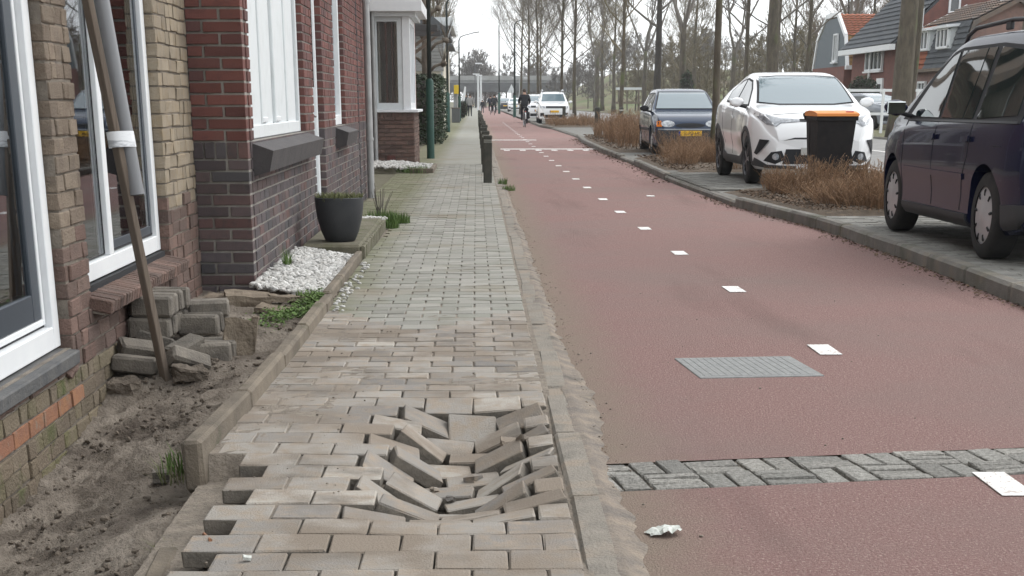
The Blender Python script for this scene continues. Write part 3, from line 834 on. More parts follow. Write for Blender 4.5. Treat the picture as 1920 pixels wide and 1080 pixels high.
# ---------------- house one: yellow and brown weathered brick
XA = -1.81
h1 = empty('brick_house', (XA, 5.6, 0)); tag(h1, 'weathered yellow and brown brick house with white framed windows beside the dug soil', 'house')
def at0(o, p):      # keep world coordinates under a moved parent
    o.matrix_parent_inverse = p.matrix_world.inverted() if False else Matrix.Translation(-Vector(p.location)); return o
def sub(name, parent, m, mb, smooth=False, root=None):
    o = mb.build(name, m, parent, smooth)
    return o
h1.location = (0, 0, 0)
W1 = (2.7, 6.87, .19, 2.5); W2 = (7.30, 9.25, .36, 2.5)
ops1 = [W1, W2]
mb = MB(); backing(mb, 'X', XA, 1, -1.0, 10.24, -.4, 5.4, ops1)
wall1 = mb.build('wall', M['mortar_dirty'], h1)
def key1(u, z):
    if z < .10 and u < 7.8:
        if -.03 < z < .05 and 5.72 < u < 6.95: return 'brick_orange'
        return 'brick_moss'
    if z < .66 + .015 * math.sin(u * 9): return 'brick_brown'
    return 'brick_yellow' if u > 7.6 else 'brick_tan'
b1 = Pieces()
lay(b1, 'X', XA, 1, -1.0, 10.23, -.37, 2.9, ops1, .0765, .222, key1, 3, .0025, rough=.45, jt=.009)
lay(b1, 'X', XA, 1, -1.0, 10.23, -.37 + .0765 * 43, 5.35, [], .0765, .222, lambda u, z: 'brick_yellow', 4, .003)
b1.emit(wall1, 'brick', M, face=Vector((1, 0, 0)), ch=.0045, jit=.003, variants=5, rest='bricks_beyond')
roof_slab(h1, -1.2, 10.2, -1.55, 5.5, -5.5, 9.2, M['roof_orange'])
MB().box((-3.8, 4.6, 2.6), (.2, 11.2, 5.6)).box((-2.85, 10.1, 2.6), (1.7, .16, 5.4)).box((-2.9, 4.6, -.1), (1.75, 11, .1)).box((-2.9, 4.6, 2.75), (1.75, 11, .1)).build('room', M['plaster'], h1)
# window with anthracite sash (nearest)
w = empty('window', (0, 0, 0), 0, h1)
frame_rect(MB(), XA - .050, 2.72, 6.865, .20, 2.5, .095, .11).build('frame', M['white_frame'], w)
frame_rect(MB(), XA - .088, 2.815, 6.77, .295, 2.4, .012, .02).build('seal', M['rubber'], w)
frame_rect(MB(), XA - .078, 2.828, 6.757, .308, 2.386, .026, .04).build('bead', M['white_frame'], w)
frame_rect(MB(), XA - .085, 2.856, 6.729, .336, 2.35, .115, .045).build('sash', M['anthracite'], w)
MB().box((XA - .105, 4.79, 1.35), (.012, 3.63, 1.80)).build('pane', M['pane_dark'], w)
MB().box((XA - .075, 4.78, .162), (.22, 4.14, .062), RY(R(4)), 0, .006).build('sill', M['stone_sill'], w)
# window with two lights and a brick sill
w = empty('window', (0, 0, 0), 0, h1)
f = frame_rect(MB(), XA - .055, 7.30, 9.245, .405, 2.5, .085, .12)
f.box((XA - .115, 8.02, 1.45), (.118, .085, 1.92), ch=.004)
f.build('frame', M['white_frame'], w)
s = frame_rect(MB(), XA - .080, 8.068, 9.157, .495, 2.41, .010, .015); s.build('seal', M['rubber'], w)
s = frame_rect(MB(), XA - .078, 8.08, 9.145, .507, 2.39, .045, .015); s.build('sash', M['anthracite'], w)
s = frame_rect(MB(), XA - .082, 7.388, 7.976, .495, 2.41, .010, .012); s.build('seal', M['rubber'], w)
MB().box((XA - .090, 7.68, 1.45), (.01, .57, 1.9)).build('pane', M['pane'], w)
MB().box((XA - .088, 8.61, 1.45), (.01, .98, 1.82)).build('pane', M['pane'], w)
cu = MB(); vs = []; fs = []
def curtain(y0, y1, x, amp=.03, per=.09, z0=.3, z1=2.5):
    n = int((y1 - y0) / .01); vs = []; fs = []
    for i in range(n + 1):
        yy = y0 + (y1 - y0) * i / n; xx = x + amp * math.sin(yy * 2 * math.pi / per) * (1 + .4 * math.sin(yy * 17))
        vs += [(xx, yy, z0), (xx, yy, z1)]
    for i in range(n): fs.append((2 * i, 2 * i + 2, 2 * i + 3, 2 * i + 1))
    return MB().add(vs, fs)
curtain(7.32, 7.86, XA - .19).build('curtain', M['curtain'], w, True)
curtain(7.90, 8.95, XA - .20).build('curtain', M['curtain'], w, True)
sl = empty('sill', (0, 0, 0), 0, w)
for k in range(32):
    MB().box((XA - .005, 7.26 + .063 * k + .03, .335 + U(-.002, .002)), (.21, .054, .062), RY(R(11)), 0, .006, .002).build('sill_brick', M['brick_brown'], sl)
MB().box((XA - .03, 8.27, .322), (.2, 2.0, .05), RY(R(11))).build('mortar', M['mortar_dirty'], sl)
MB().box((XA - .045, 8.28, .385), (.03, 1.9, .03)).build('seal', M['rubber'], w)
# broken brick end sticking out under the first sill
MB().blob((XA - .03, 6.80, .10), (.06, .10, .045), 4, .5, 2).build('broken_brick', M['brick_brown'], wall1)

# ---------------- house two: red brick on a dark plinth
XB = -1.46
h2 = empty('brick_house', (0, 0, 0)); tag(h2, 'red brick house with dark brown plinth, white boarded window and dark sloping sills', 'house')
S1 = (10.52, 13.75, .985, 2.8); D1 = (14.50, 15.42, .14, 2.6); N1 = (16.70, 17.95, .985, 2.8)
ops2 = [S1, D1, N1]
CH2, L2, JT = .0723, .216, .0135
mb = MB(); backing(mb, 'X', XB, 1, 10.262, 21.2, -.2, 5.6, ops2, .22)
mb.box((-1.66, 10.36, 2.7), (.36, .20 - .018, 5.8))
wall2 = mb.build('wall', M['mortar_grey'], h2)
def key2(u, z): return 'brick_dark' if z < .98 else 'brick_red'
b2 = Pieces()
z0 = -.2 + .0
zs = .985 - .108                     # soldier course foot
lay(b2, 'X', XB, 1, 10.36, 21.2, zs - CH2 * 15, zs, ops2, CH2, L2, key2, 5, .0012, jt=JT)
lay(b2, 'X', XB, 1, 10.36, 21.2, .985, 5.6, ops2, CH2, L2, key2, 6, .0012, jt=JT)
lay(b2, 'Y', 10.25, -1, -1.822, XB + .001, zs - CH2 * 15, zs, [], CH2, L2, key2, 7, .0012, jt=JT)
lay(b2, 'Y', 10.25, -1, -1.822, XB + .001, .985, 5.6, [], CH2, L2, key2, 8, .0012, jt=JT)
for k in range(5): b2.add((-1.785 + k * .0723, 10.30, zs + .054), (.061, .10, .098), RZ(0), 'brick_dark')
for k in range(150):
    yy = 10.39 + k * .0723
    if D1[0] - .03 < yy < D1[1] + .03: continue
    b2.add((XB - .05, yy, zs + .054), (.10, .061, .098), RZ(0), 'brick_dark')
class _F: pass
b2f = Pieces(); b2e = Pieces()
for it in b2.it: (b2e if it[1][1] == .10 or abs(it[1][1] - .10) < 1e-6 else b2f).it.append(it)
b2e.emit(wall2, 'brick', M, face=Vector((0, -1, 0)), limit=110, ch=.003, jit=.0014, rest='end_bricks_beyond')
b2f.emit(wall2, 'brick', M, face=Vector((1, 0, 0)), limit=190, ch=.003, jit=.0014, rest='bricks_beyond')
roof_slab(h2, 10.1, 21.2, -1.2, 5.7, -5.2, 9.6, M['roof_grey'])
MB().box((-3.6, 15.7, 2.6), (.2, 10.9, 5.8)).box((-2.6, 21.1, 2.6), (1.9, .16, 5.6)).box((-2.8, 10.5, 2.6), (1.9, .16, 5.6)).box((-2.6, 15.7, .0), (1.9, 10.4, .08)).build('room', M['plaster'], h2)
w = empty('boarded_window', (0, 0, 0), 0, h2); w['label'] = 'white window filled with tall boards'
frame_rect(MB(), XB - .045, 10.525, 13.745, .99, 2.8, .085, .10).build('frame', M['white_old'], w)
for k in range(4):
    y0 = 10.615 + k * .76
    MB().box((XB - .078 - (.006 if k % 2 else 0), y0 + .38, 1.9), (.03, .752, 1.66), RZ(R(.5 if k % 2 else -.5)), 0, .004).build('board', M['white_old'], w)
    if k: MB().box((XB - .062, y0 - .002, 1.9), (.03, .028, 1.64), None, 0, .006).build('batten', M['white_old'], w)
for k in (1, 2): MB().box((XB - .058, 10.615 + k * .76 + .2, 1.105), (.014, .22, .035), None, 0, .004).build('vent', M['white_frame'], w)
def dark_sill(parent, y0, y1):
    n = int((y1 - y0) / .11); d = (y1 - y0) / n
    for k in range(n):
        MB().prism([(XB - .06, .992), (XB + .135, .925), (XB + .105, .795), (XB + .001, .765), (XB - .06, .80)], 'Y', y0 + k * d + .0015, y0 + (k + 1) * d - .0015).build('sill_brick', M['sill_dark'], parent)
sl = empty('sill', (0, 0, 0), 0, w); dark_sill(sl, 10.42, 13.92)
w = empty('door', (0, 0, 0), 0, h2)
frame_rect(MB(), XB - .055, 14.505, 15.415, .14, 2.6, .08, .10).build('frame', M['white_frame'], w)
MB().box((XB - .11, 14.96, 1.35), (.05, .74, 2.4), None, 0, .004).build('leaf', M['white_old'], w)
MB().box((XB - .075, 14.96, 1.75), (.03, .46, .8), None, 0, .006).build('pane', M['glass_room'], w)
MB().tube([(XB - .07, 14.68, 1.1), (XB - .02, 14.68, 1.1), (XB - .02, 14.80, 1.1)], .011, 8).build('handle', M['chrome'], w)
w = empty('window', (0, 0, 0), 0, h2)
frame_rect(MB(), XB - .045, 16.705, 17.945, .99, 2.8, .10, .10).build('frame', M['white_frame'], w)
MB().box((XB - .10, 17.32, 1.9), (.012, 1.06, 1.62)).build('pane', M['pane'], w)
curtain(16.8, 17.9, XB - .22, z0=1.0, z1=2.8).build('curtain', M['curtain'], w, True)
sl = empty('sill', (0, 0, 0), 0, w); dark_sill(sl, 16.64, 18.03)
dp = empty('downpipe', (0, 0, 0), 0, h2)
MB().tube([(XB + .075, 20.75, .02), (XB + .075, 20.75, 5.5)], .045, 12).build('pipe', M['zinc'], dp, 40)
for z in (.75, 2.4, 4.2): MB().lathe([(.052, z), (.052, z + .035)], 12, (XB + .075, 20.75, 0)).build('bracket', M['zinc'], dp)
dp = empty('downpipe', (0, 0, 0), 0, h2)
MB().tube([(XB - .02, 19.95, .02), (XB - .02, 19.95, 5.5)], .028, 10).build('pipe', M['rubber'], dp, 40)

# ---------------- house three with the bay window
h3 = empty('bay_window_house', (0, 0, 0)); tag(h3, 'brown brick house with a white flat-roofed bay window on a brick base', 'house')
mb = MB(); backing(mb, 'X', -2.0, 1, 21.2, 35.9, -.2, 5.6, [], .2)
mb.box((-1.60, 31.15 + .009, .52), (.78, .26, 1.02)).box((-1.34, 32.4, .52), (.24, 2.4, 1.02))
wall3 = mb.build('wall', M['mortar_dirty'], h3)
b3 = Pieces()
lay(b3, 'X', -2.0, 1, 21.2, 31.0, -.1, 5.5, [], .075, .22, lambda u, z: 'brick_brown', 9, .002)
lay(b3, 'Y', 31.0, -1, -2.0, -1.2, -.02, .92, [], .075, .22, lambda u, z: 'brick_brown', 10, .002)
for k in range(11): b3.add((-1.965 + .073 * k, 31.05, .975), (.061, .10, .105), RZ(0), 'brick_brown')
lay(b3, 'X', -1.2, 1, 31.1, 33.6, -.02, 1.02, [], .075, .22, lambda u, z: 'brick_brown', 11, .002)
b3.emit(wall3, 'brick', M, face=Vector((0, -1, 0)), limit=220, rest='bricks_beyond')
MB().box((-1.66, 30.99, .17), (.16, .03, .13)).build('vent_grille', M['brick_red'], wall3)
roof_slab(h3, 21.25, 36, -1.7, 5.7, -5.5, 9.6, M['roof_brown'])
bw = empty('bay_window', (0, 0, 0), 0, h3)
MB().box((-1.58, 32.3, 1.055), (.92, 2.75, .05), None, 0, .006).build('sill', M['white_frame'], bw)
MB().box((-1.50, 32.3, 2.925), (.98, 3.1, .20), None, 0, .008).build('fascia', M['white_frame'], bw)
MB().box((-1.57, 32.3, 2.79), (.86, 2.8, .09), None, 0, .004).build('soffit', M['white_old'], bw)
MB().box((-1.33, 31.10, 1.91), (.15, .15, 1.68), None, 0, .006).build('corner_post', M['white_frame'], bw)
MB().box((-1.33, 33.4, 1.91), (.15, .15, 1.68), None, 0, .006).build('corner_post', M['white_frame'], bw)
fr = MB()
for (a, b, c, d) in ((-1.96, -1.405, 1.08, 1.20), (-1.96, -1.405, 2.66, 2.75), (-1.96, -1.885, 1.20, 2.66), (-1.50, -1.405, 1.20, 2.66)): fr.box(((a + b) / 2, 31.09, (c + d) / 2), (b - a, .09, d - c), None, 0, .004)
fr.build('frame', M['white_old'], bw)
MB().box((-1.692, 31.11, 1.93), (.39, .01, 1.47)).build('pane', M['pane_dark'], bw)
fr = MB()
for yy in (31.75, 32.5): fr.box((-1.30, yy, 1.91), (.09, .09, 1.68), None, 0, .004)
fr.box((-1.30, 32.25, 1.14), (.088, 2.1, .12)).box((-1.30, 32.25, 2.7), (.088, 2.1, .12)).build('frame', M['white_frame'], bw)
MB().box((-1.31, 32.25, 1.93), (.01, 2.1, 1.5)).build('pane', M['pane_dark'], bw)
cu = MB()
for (x0, x1) in ((-1.84, -1.74), (-1.70, -1.62), (-1.60, -1.56)):
    n = 14
    for i in range(n):
        a = x0 + (x1 - x0) * i / n; b = x0 + (x1 - x0) * (i + 1) / n
        cu.add([(a, 31.22 + .02 * (i % 2), 1.2), (b, 31.22 + .02 * ((i + 1) % 2), 1.2), (b, 31.22 + .02 * ((i + 1) % 2), 2.66), (a, 31.22 + .02 * (i % 2), 2.66)], [(0, 1, 2, 3)])
cu.build('curtain', M['curtain'], bw)
dp = empty('downpipe', (0, 0, 0), 0, h3)
MB().tube([(-1.95, 30.9, .02), (-1.95, 30.9, 5.5)], .045, 12).build('pipe', M['zinc'], dp, 40)

# ---------------- house four behind it with a timber porch
h4 = empty('porch_house', (0, 0, 0)); tag(h4, 'brown brick house with dark porch beams beyond the white bay window', 'house')
MB().box((-4.2, 36.8, 2.8), (5.6, 1.6, 6.0)).box((-5.2, 41.9, 2.8), (5.2, 8.6, 6.0)).build('wall', M['house_brick'], h4)
b4 = Pieces(); lay(b4, 'Y', 35.99, -1, -1.85, -1.385, 0, 5.8, [], .075, .22, lambda u, z: 'brick_tan', 12, .002, dep=.02)
b4.emit(h4, 'brick', M, face=Vector((0, -1, 0)), limit=90, rest='bricks_beyond')
roof_slab(h4, 35.8, 46.2, -1.3, 5.8, -4.2, 8.8, M['roof_brown'])
for yy in (40.0, 43.0): MB().box((-1.8, yy, 2.93), (1.75, .12, .16), None, 0, .01).build('porch_beam', M['concrete_dark'], h4)
for yy in (40.0, 43.0): MB().prism([(-1.6, 2.4), (-1.0, 2.84), (-1.1, 2.84), (-1.6, 2.5)], 'Y', yy - .05, yy + .05).build('porch_brace', M['wood_grey'], h4)

# ---------------- cream house further on
h5 = empty('cream_house', (0, 0, 0)); tag(h5, 'cream rendered house with grey boarded upper wall behind the dark hedge', 'house')
MB().box((-4.9, 78, 1.6), (6.9, 12, 3.2)).build('wall', M['render_cream'], h5)
for k in range(12): MB().box((-4.9, 71.9, 2.55 + k * .135), (6.94, .10, .120)).build('cladding_board', M['cladding'], h5)
MB().prism([(-8.6, 4.2), (-4.9, 7.2), (-1.2, 4.2), (-1.2, 4.05), (-8.6, 4.05)], 'Y', 71.6, 84).build('roof', M['roof_grey'], h5)
MB().box((-1.45, 78, 4.55), (.9, 12, .35)).build('eaves_box', M['white_old'], h5)
MB().prism([(-1.5, 3.2), (-1.05, 4.35), (-1.5, 4.35)], 'Y', 72.2, 72.5).build('bracket', M['white_old'], h5)
h6 = empty('white_house', (0, 0, 0)); tag(h6, 'pale gabled house far down the footpath beyond the cream house', 'house')
MB().box((-5.6, 104, 2.2), (7.6, 12, 4.4)).build('wall', M['render_cream'], h6)
MB().prism([(-9.9, 4.4), (-5.6, 8.0), (-1.35, 4.4)], 'Y', 97.8, 110).build('roof', M['roof_grey'], h6)
for (x, z) in ((-2.6, 2.0), (-2.6, 3.6), (-4.2, 3.6)): MB().box((x, 97.97, z), (.9, .1, 1.1)).build('window', M['glass_room'], h6)

# ============================================================ FOREGROUND THINGS ON THE LEFT
# leaning batten and pipe taped together
pl = empty('leaning_batten', (0, 0, 0)); tag(pl, 'weathered wooden batten leaning up past the window with its foot in the soil', 'batten')
p0, p1 = Vector((-1.545, 7.55, -.10)), Vector((-1.735, 7.36, 1.70)); dr = (p1 - p0); p2 = p0 + dr * 1.5
q = dr.to_track_quat('Z', 'Y').to_matrix()
MB().box(p0.lerp(p2, .5), (.055, .030, (p2 - p0).length), q, 0, .003).build('batten', M['wood_grey'], pl)
pp = empty('grey_drainpipe', (0, 0, 0)); tag(pp, 'loose grey plastic pipe taped to the leaning batten', 'pipe')
a = Vector((-1.600, 7.46, .815)); b = Vector((-1.700, 7.50, 1.665)); e = a + (b - a) * 1.9
MB().tube([a, e], .0365, 20).build('tube', M['pvc_grey'], pp, 40)
MB().tube([a + (b - a) * -.002, a + (b - a) * .01], [.0345, .0345], 20).build('bore', M['rubber'], pp)
tp = MB()
t0 = a + (b - a) * .29
dirp = (b - a).normalized(); q2 = dirp.to_track_quat('Z', 'Y').to_matrix()
side = Vector((.0, -1, 0))
bt = p0 + dr * ((t0.z - p0.z) / dr.z)
mid = (t0 + bt) / 2; hw = (t0 - bt).length / 2
ax = (t0 - bt).normalized(); n3 = dirp.cross(ax).normalized()
loop = []
for k in range(28):
    t = 2 * math.pi * k / 28
    loop.append(ax * math.copysign(abs(math.cos(t)) ** .7, math.cos(t)) * (hw + .040) + n3 * math.sin(t) * .042)
vs = []
for hgt in (-.035, .035): vs += [mid + l + dirp * hgt for l in loop]
tp.add(vs, [(k, (k + 1) % 28, 28 + (k + 1) % 28, 28 + k) for k in range(28)])
o = tp.build('tape', M['tape'], pp, True)

# edging stones along the footpath
ed = empty('stone_edging', (0, 0, 0)); tag(ed, 'low concrete edging between the dug soil and the footpath', 'edging')
pts = [(-1.015, 5.30), (-.975, 6.30), (-.955, 7.30), (-.945, 8.30), (-.94, 9.30), (-.94, 9.75)]
for k, ((x0, y0), (x1, y1)) in enumerate(zip(pts, pts[1:])):
    L = math.hypot(x1 - x0, y1 - y0)
    MB().box(((x0 + x1) / 2, (y0 + y1) / 2, .005 + (.006 if k % 2 else 0)), (.072, L - .006, .19 - .006 * k), RZ(-math.atan2(x1 - x0, y1 - y0)) @ RY(R(-2)), 0, .014, .003).build('edging_stone', M['edging'], ed)
MB().box((-.93, 4.05, -.125), (.075, .9, .14), RZ(R(3)) @ RY(R(4)), 0, .014, .004).build('edging_stone', M['edging'], ed)

# stacked grey blocks, each its own thing
BL = (.215, .105, .082)
bmesh_block = [MB().box((0, 0, 0), BL, None, 0, .012, .003).mesh('concrete_block', M['block']) for _ in range(3)]
def block(label, c, rx=0, ry=0, rz=0, on_edge=False):
    o = bpy.data.objects.new('concrete_block', rnd.choice(bmesh_block)); o.location = c
    o.rotation_euler = (R(rx), R(ry), R(rz)); link(o); tag(o, label, 'block', 'loose grey blocks by the wall'); return o
for lay_ in range(2):
    for k in range(4):
        block('grey block in the %s layer of the wall-side stack, %s from the front' % (('lower', 'upper')[lay_], ('first', 'second', 'third', 'last')[k]),
              (-1.685 + .012 * k + U(-.006, .006) + .01 * lay_, 7.96 + k * .092 + U(-.004, .004), .075 + .053 + lay_ * .108 + .004 * k), 90 + U(-2, 2), U(-1.5, 1.5), U(-4, 4))
block('tilted dark block lying at the foot of the leaning batten', (-1.70, 7.58, .0), 0, 6, -4)
block('half buried block behind the tilted dark block', (-1.70, 7.72, .05), 24, 12, 30)
block('leaning block wedged behind the tilted one', (-1.63, 7.82, .06), -30, 10, -24)
for k in range(3):
    block('large grey block in the middle stack, %s from the front' % ('first', 'second', 'third')[k], (-1.475 + .01 * k, 8.15 + k * .10, .115 + .004 * k), 90 + U(-3, 3), U(-2, 2), U(-5, 5))
block('thin pale block lying flat across the middle stack', (-1.44, 8.30, .185), 3, -2, 6)
block('upright small block right of the batten', (-1.475, 7.72, .055), 8, -12, 60)
block('slanted block propped below the upright one', (-1.44, 7.60, .012), -38, 20, 35)
for k in range(3):
    block('low block at the foot of the middle stack, %s from the front' % ('first', 'second', 'third')[k], (-1.36 + .012 * k, 7.78 + k * .095, .022), 90 + U(-3, 3), U(-3, 3), 10 + U(-5, 5))
def stone(name, label, c, d, rot, seed, m='flag_stone', cat='stone', amp=.012):
    bm = bmesh.new(); bmesh.ops.create_cube(bm, size=1)
    bmesh.ops.subdivide_edges(bm, edges=bm.edges, cuts=4, use_grid_fill=True)
    for v in bm.verts:
        v.co = Vector((v.co.x * d[0], v.co.y * d[1], v.co.z * d[2]))
        nn = noise.noise_vector(v.co * 14 + Vector((seed, seed * 2, 0))) + .6 * noise.noise_vector(v.co * 40 + Vector((seed, 0, 0)))
        v.co += nn * amp
    me = bpy.data.meshes.new(name); bm.to_mesh(me); bm.free(); me.materials.append(M[m])
    o = link(bpy.data.objects.new(name, me)); o.location = c; o.rotation_euler = tuple(R(t) for t in rot); tag(o, label, cat); return o
stone('broken_slab', 'brown broken slab standing upright beside the middle block stack', (-1.235, 7.93, .075), (.15, .05, .20), (-12, 8, 12), 1)
stone('broken_slab', 'pale split slab leaning on the edge of the brown upright slab', (-1.165, 7.98, .075), (.03, .09, .20), (-6, 10, 5), 2)
stone('flat_stone', 'flat brown stone lying before the corner of the red house', (-1.42, 9.55, .075), (.27, .22, .075), (4, 3, 12), 3)
stone('flat_stone', 'small brown stone between the yellow wall and the larger flat stone', (-1.62, 9.62, .065), (.14, .2, .06), (2, -4, -5), 4)
stone('flat_stone', 'thin flat stone at the edge of the white gravel', (-1.18, 9.62, .075), (.25, .16, .035), (-3, 5, 20), 5)
stone('flat_stone', 'thin grey stone lying in the green weeds', (-1.22, 9.25, .05), (.20, .14, .03), (3, 9, -12), 6)
stone('soil_lump', 'big dark lump of mortar and soil at the foot of the batten', (-1.42, 7.50, -.03), (.16, .12, .07), (5, 8, 20), 7, 'clod', 'lump', .022)
stone('soil_lump', 'dark lump of soil under the tilted dark block', (-1.73, 7.46, -.09), (.14, .12, .07), (5, 3, -20), 8, 'clod', 'lump', .022)
stone('rubble_stone', 'rounded grey stone in the dug soil before the edging', (-1.22, 5.72, -.125), (.055, .05, .045), (5, 3, 20), 9, 'block', 'stone', .010)
# weeds
def tuft(mb, c, r, h, n, seed, wd=.006, spread=.6):
    q = random.Random(seed)
    for k in range(n):
        a = q.uniform(0, 6.28); d = r * math.sqrt(q.random()); x, y = c[0] + d * math.cos(a), c[1] + d * math.sin(a)
        hh = h * q.uniform(.4, 1.1); l = q.uniform(0, spread) * hh; b = q.uniform(0, 6.28)
        e = Vector((x + l * math.cos(b), y + l * math.sin(b), c[2] + hh)); m_ = Vector((x + .3 * l * math.cos(b), y + .3 * l * math.sin(b), c[2] + .6 * hh))
        s = Vector((-math.sin(b), math.cos(b), 0)) * wd
        p = Vector((x, y, c[2]))
        mb.add([p - s * .5, p + s * .5, m_ + s * .5, m_ - s * .5, e], [(0, 1, 2, 3), (3, 2, 4)])
def carpet(mb, f, n, seed, size):
    q = random.Random(seed)
    for k in range(n):
        p = f(q)
        if p is None: continue
        s = size * q.uniform(.5, 1.3); rot = RZ(q.uniform(0, 6.28)) @ RX(q.uniform(-.8, .8)) @ RY(q.uniform(-.6, .6))
        mb.add([rot @ Vector(v) * s + Vector(p) for v in ((-1, 0, 0), (0, -.6, .1), (1, 0, 0), (0, .6, .1))], [(0, 1, 2, 3)])
wd = MB()
def f1(q):
    t = q.random(); x = -1.20 + .26 * t + q.gauss(0, .05); y = 8.75 + .75 * t + q.gauss(0, .16)
    if x > -.985: return None
    return (x, y, soil_h(x, y) + .01 + abs(q.gauss(0, .022)))
carpet(wd, f1, 1500, 1, .012)
carpet(wd, lambda q: (-1.02 + q.gauss(0, .04), 9.6 + q.gauss(0, .12), .06 + abs(q.gauss(0, .03))), 500, 2, .012)
tuft(wd, (-1.05, 9.65, .05), .09, .08, 120, 3, .005)
o = wd.build('green_weeds', M['leaf_green']); tag(o, 'bright green weeds growing beside the edging before the white gravel', 'weeds', kind='stuff')
wd = MB()
for c, r, h, n in (((-1.36, 11.15, .08), .03, .17, 60), ((-.90, 15.75, .03), .12, .10, 420), ((-.84, 16.4, .03), .14, .12, 420), ((-1.0, 16.3, .03), .16, .15, 380), ((-1.05, 28.2, .03), .25, .15, 300), ((-1.25, 28.4, .03), .2, .12, 200), ((.40, 24.4, .02), .08, .10, 120), ((.46, 23.0, .0), .1, .09, 140), ((-1.13, 5.62, -.09), .06, .10, 40)):
    tuft(wd, c, r, h, n, int(h * 999), .005)
o = wd.build('grass_tufts', M['leaf_green']); tag(o, 'small grass tufts along walls and paving edges', 'grass', kind='stuff')
wd = MB()
for c, r, h, n in (((-.98, 4.55, -.11), .05, .06, 45), ((-1.0, 4.12, -.11), .07, .05, 30), ((-1.14, 5.55, -.11), .06, .10, 36), ((-.93, 5.9, -.02), .03, .04, 20)):
    tuft(wd, c, r, h, n, int(h * 999) + 1, .0035, 1.3)
o = wd.build('dry_grass', M['leaf_dry']); tag(o, 'few blades of dry grass in the dug soil', 'grass', kind='stuff')

# gravel bed, step and plant pot
gb = MB()
gb.box((-1.20, 11.10, .015), (.52, 2.75, .06)); o = gb.build('gravel_bed', M['earth']); o['kind'] = 'structure'
gv = MB()
for k in range(2600):
    x, y = U(-1.45, -.99), U(9.86, 12.55); lvl = .06 + .05 * sstep(-.98, -1.4, x) + .015 * noise.noise(Vector((x * 5, y * 5, 0)))
    r = U(.011, .024); gv.blob((x, y, lvl + U(-.006, .012)), (r * U(.9, 1.5), r * U(.9, 1.4), r * U(.6, .95)), k, .35, 1, 0, RZ(U(0, 3)) @ RX(U(-.5, .5)))
for k in range(60):
    x, y = -.88 + U(-.04, .09) * rnd.random(), U(9.3, 12.2); r = U(.008, .016); gv.blob((x, y, .035), (r * 1.3, r, r * .7), k, .4, 1)
for k in range(350):
    x, y = U(-1.44, -.93), U(15.62, 16.1); r = U(.012, .022); gv.blob((x, y, .10 + U(-.01, .015)), (r * 1.3, r, r * .8), k, .4, 1)
for k in range(900):
    x, y = U(-1.98, -.83), U(28.2, 30.8); r = U(.02, .04)
    if x > -1.2 and y < 28.6: continue
    gv.blob((x, y, .07 + .05 * sstep(-.85, -1.6, x) + U(-.01, .02)), (r * 1.3, r, r * .8), k, .4, 1)
o = gv.build('white_gravel', M['pebble']); tag(o, 'white pebbles filling the beds along the house fronts', 'gravel', kind='stuff')
ge = empty('gravel_edging', (0, 0, 0)); tag(ge, 'mossy concrete edging holding the white gravel before the plant pot', 'edging')
for k in range(3):
    MB().box((-.955 + .004 * (k % 2), 10.25 + k * .93, .035), (.055, .92, .12), RZ(R(-.3)), 0, .01, .003).build('edging_stone', M['edging'], ge)
gs = empty('door_step', (0, 0, 0)); tag(gs, 'mossy concrete doorstep under the charcoal plant pot', 'step')
MB().box((-1.18, 14.10, .075), (.48, 2.98, .13), None, 0, .02, .004).build('slab', M['slab'], gs)
for k in range(14): MB().box((-.925, 12.72 + k * .212, .055), (.035, .20, .145), None, 0, .008, .003).build('edge_block', M['slab'], gs)
e2 = empty('gravel_edging', (0, 0, 0)); tag(e2, 'low edging around the far white gravel under the bay window', 'edging')
MB().box((-.98, 28.1, .05), (.42, .07, .12), None, 0, .01).build('edging_stone', M['edging'], e2)
MB().box((-.80, 29.3, .05), (.07, 2.4, .12), None, 0, .01).build('edging_stone', M['edging'], e2)
pot = empty('plant_pot', (-1.13, 12.95, .14)); tag(pot, 'tall charcoal plant pot with dry green plants on the doorstep', 'plant pot')
MB().lathe([(.112, 0), (.124, .01), (.155, .08), (.183, .18), (.197, .28), (.200, .345), (.190, .35), (.182, .33)], 40).build('pot', M['pot'], pot, 50)
MB().lathe([(.0, .30), (.10, .318), (.184, .318)], 30).build('potting_soil', M['soil'], pot)
pm = MB(); tuft(pm, (0, 0, .315), .195, .075, 900, 9, .006, 1.2); pm.build('foliage', M['leaf_dry'], pot)
dpn = empty('dead_plant', (-1.02, 16.55, .03)); tag(dpn, 'leafless twiggy plant by the zinc downpipe', 'plant')
mm = MB()
for k in range(16):
    a, q = U(0, 6.28), U(.02, .16); mm.tube([(U(-.05, .05), U(-.05, .05), 0), (q * .5 * math.cos(a), q * .5 * math.sin(a), .16), (q * math.cos(a), q * math.sin(a), U(.22, .40))], [.006, .005, .003], 4)
mm.build('stem', M['twig_grey'], dpn)
# litter
q = random.Random(8); vs = []; fs = []
for i in range(9):
    for j in range(6):
        u, v_ = i / 8 - .5, j / 5 - .5
        vs.append((u * .105 + q.uniform(-.005, .005), v_ * (.085 - .05 * abs(u)) + q.uniform(-.006, .006), .006 + q.uniform(0, .022) * (1 - 1.6 * abs(u))))
for i in range(8):
    for j in range(5): fs.append((i * 6 + j, i * 6 + j + 1, i * 6 + 7 + j, i * 6 + 6 + j))
o = MB().add(vs, fs).build('crumpled_wrapper', M['paper']); o.location = (.555, 4.40, .004); o.rotation_euler = (0, R(-6), R(14)); tag(o, 'crumpled white wrapper lying on the red path near the gutter', 'litter')
stone('paper_scrap', 'small white scrap on the sandy pavers', (-.645, 4.05, .040), (.026, .016, .008), (12, 14, 20), 12, 'paper', 'litter', .004)
o = MB().tube([(-.835, 4.47, -.01), (-.775, 4.24, .035)], [.006, .0055], 7).build('stick', M['brick_orange']); tag(o, 'short reddish stick at the broken paving edge', 'stick')
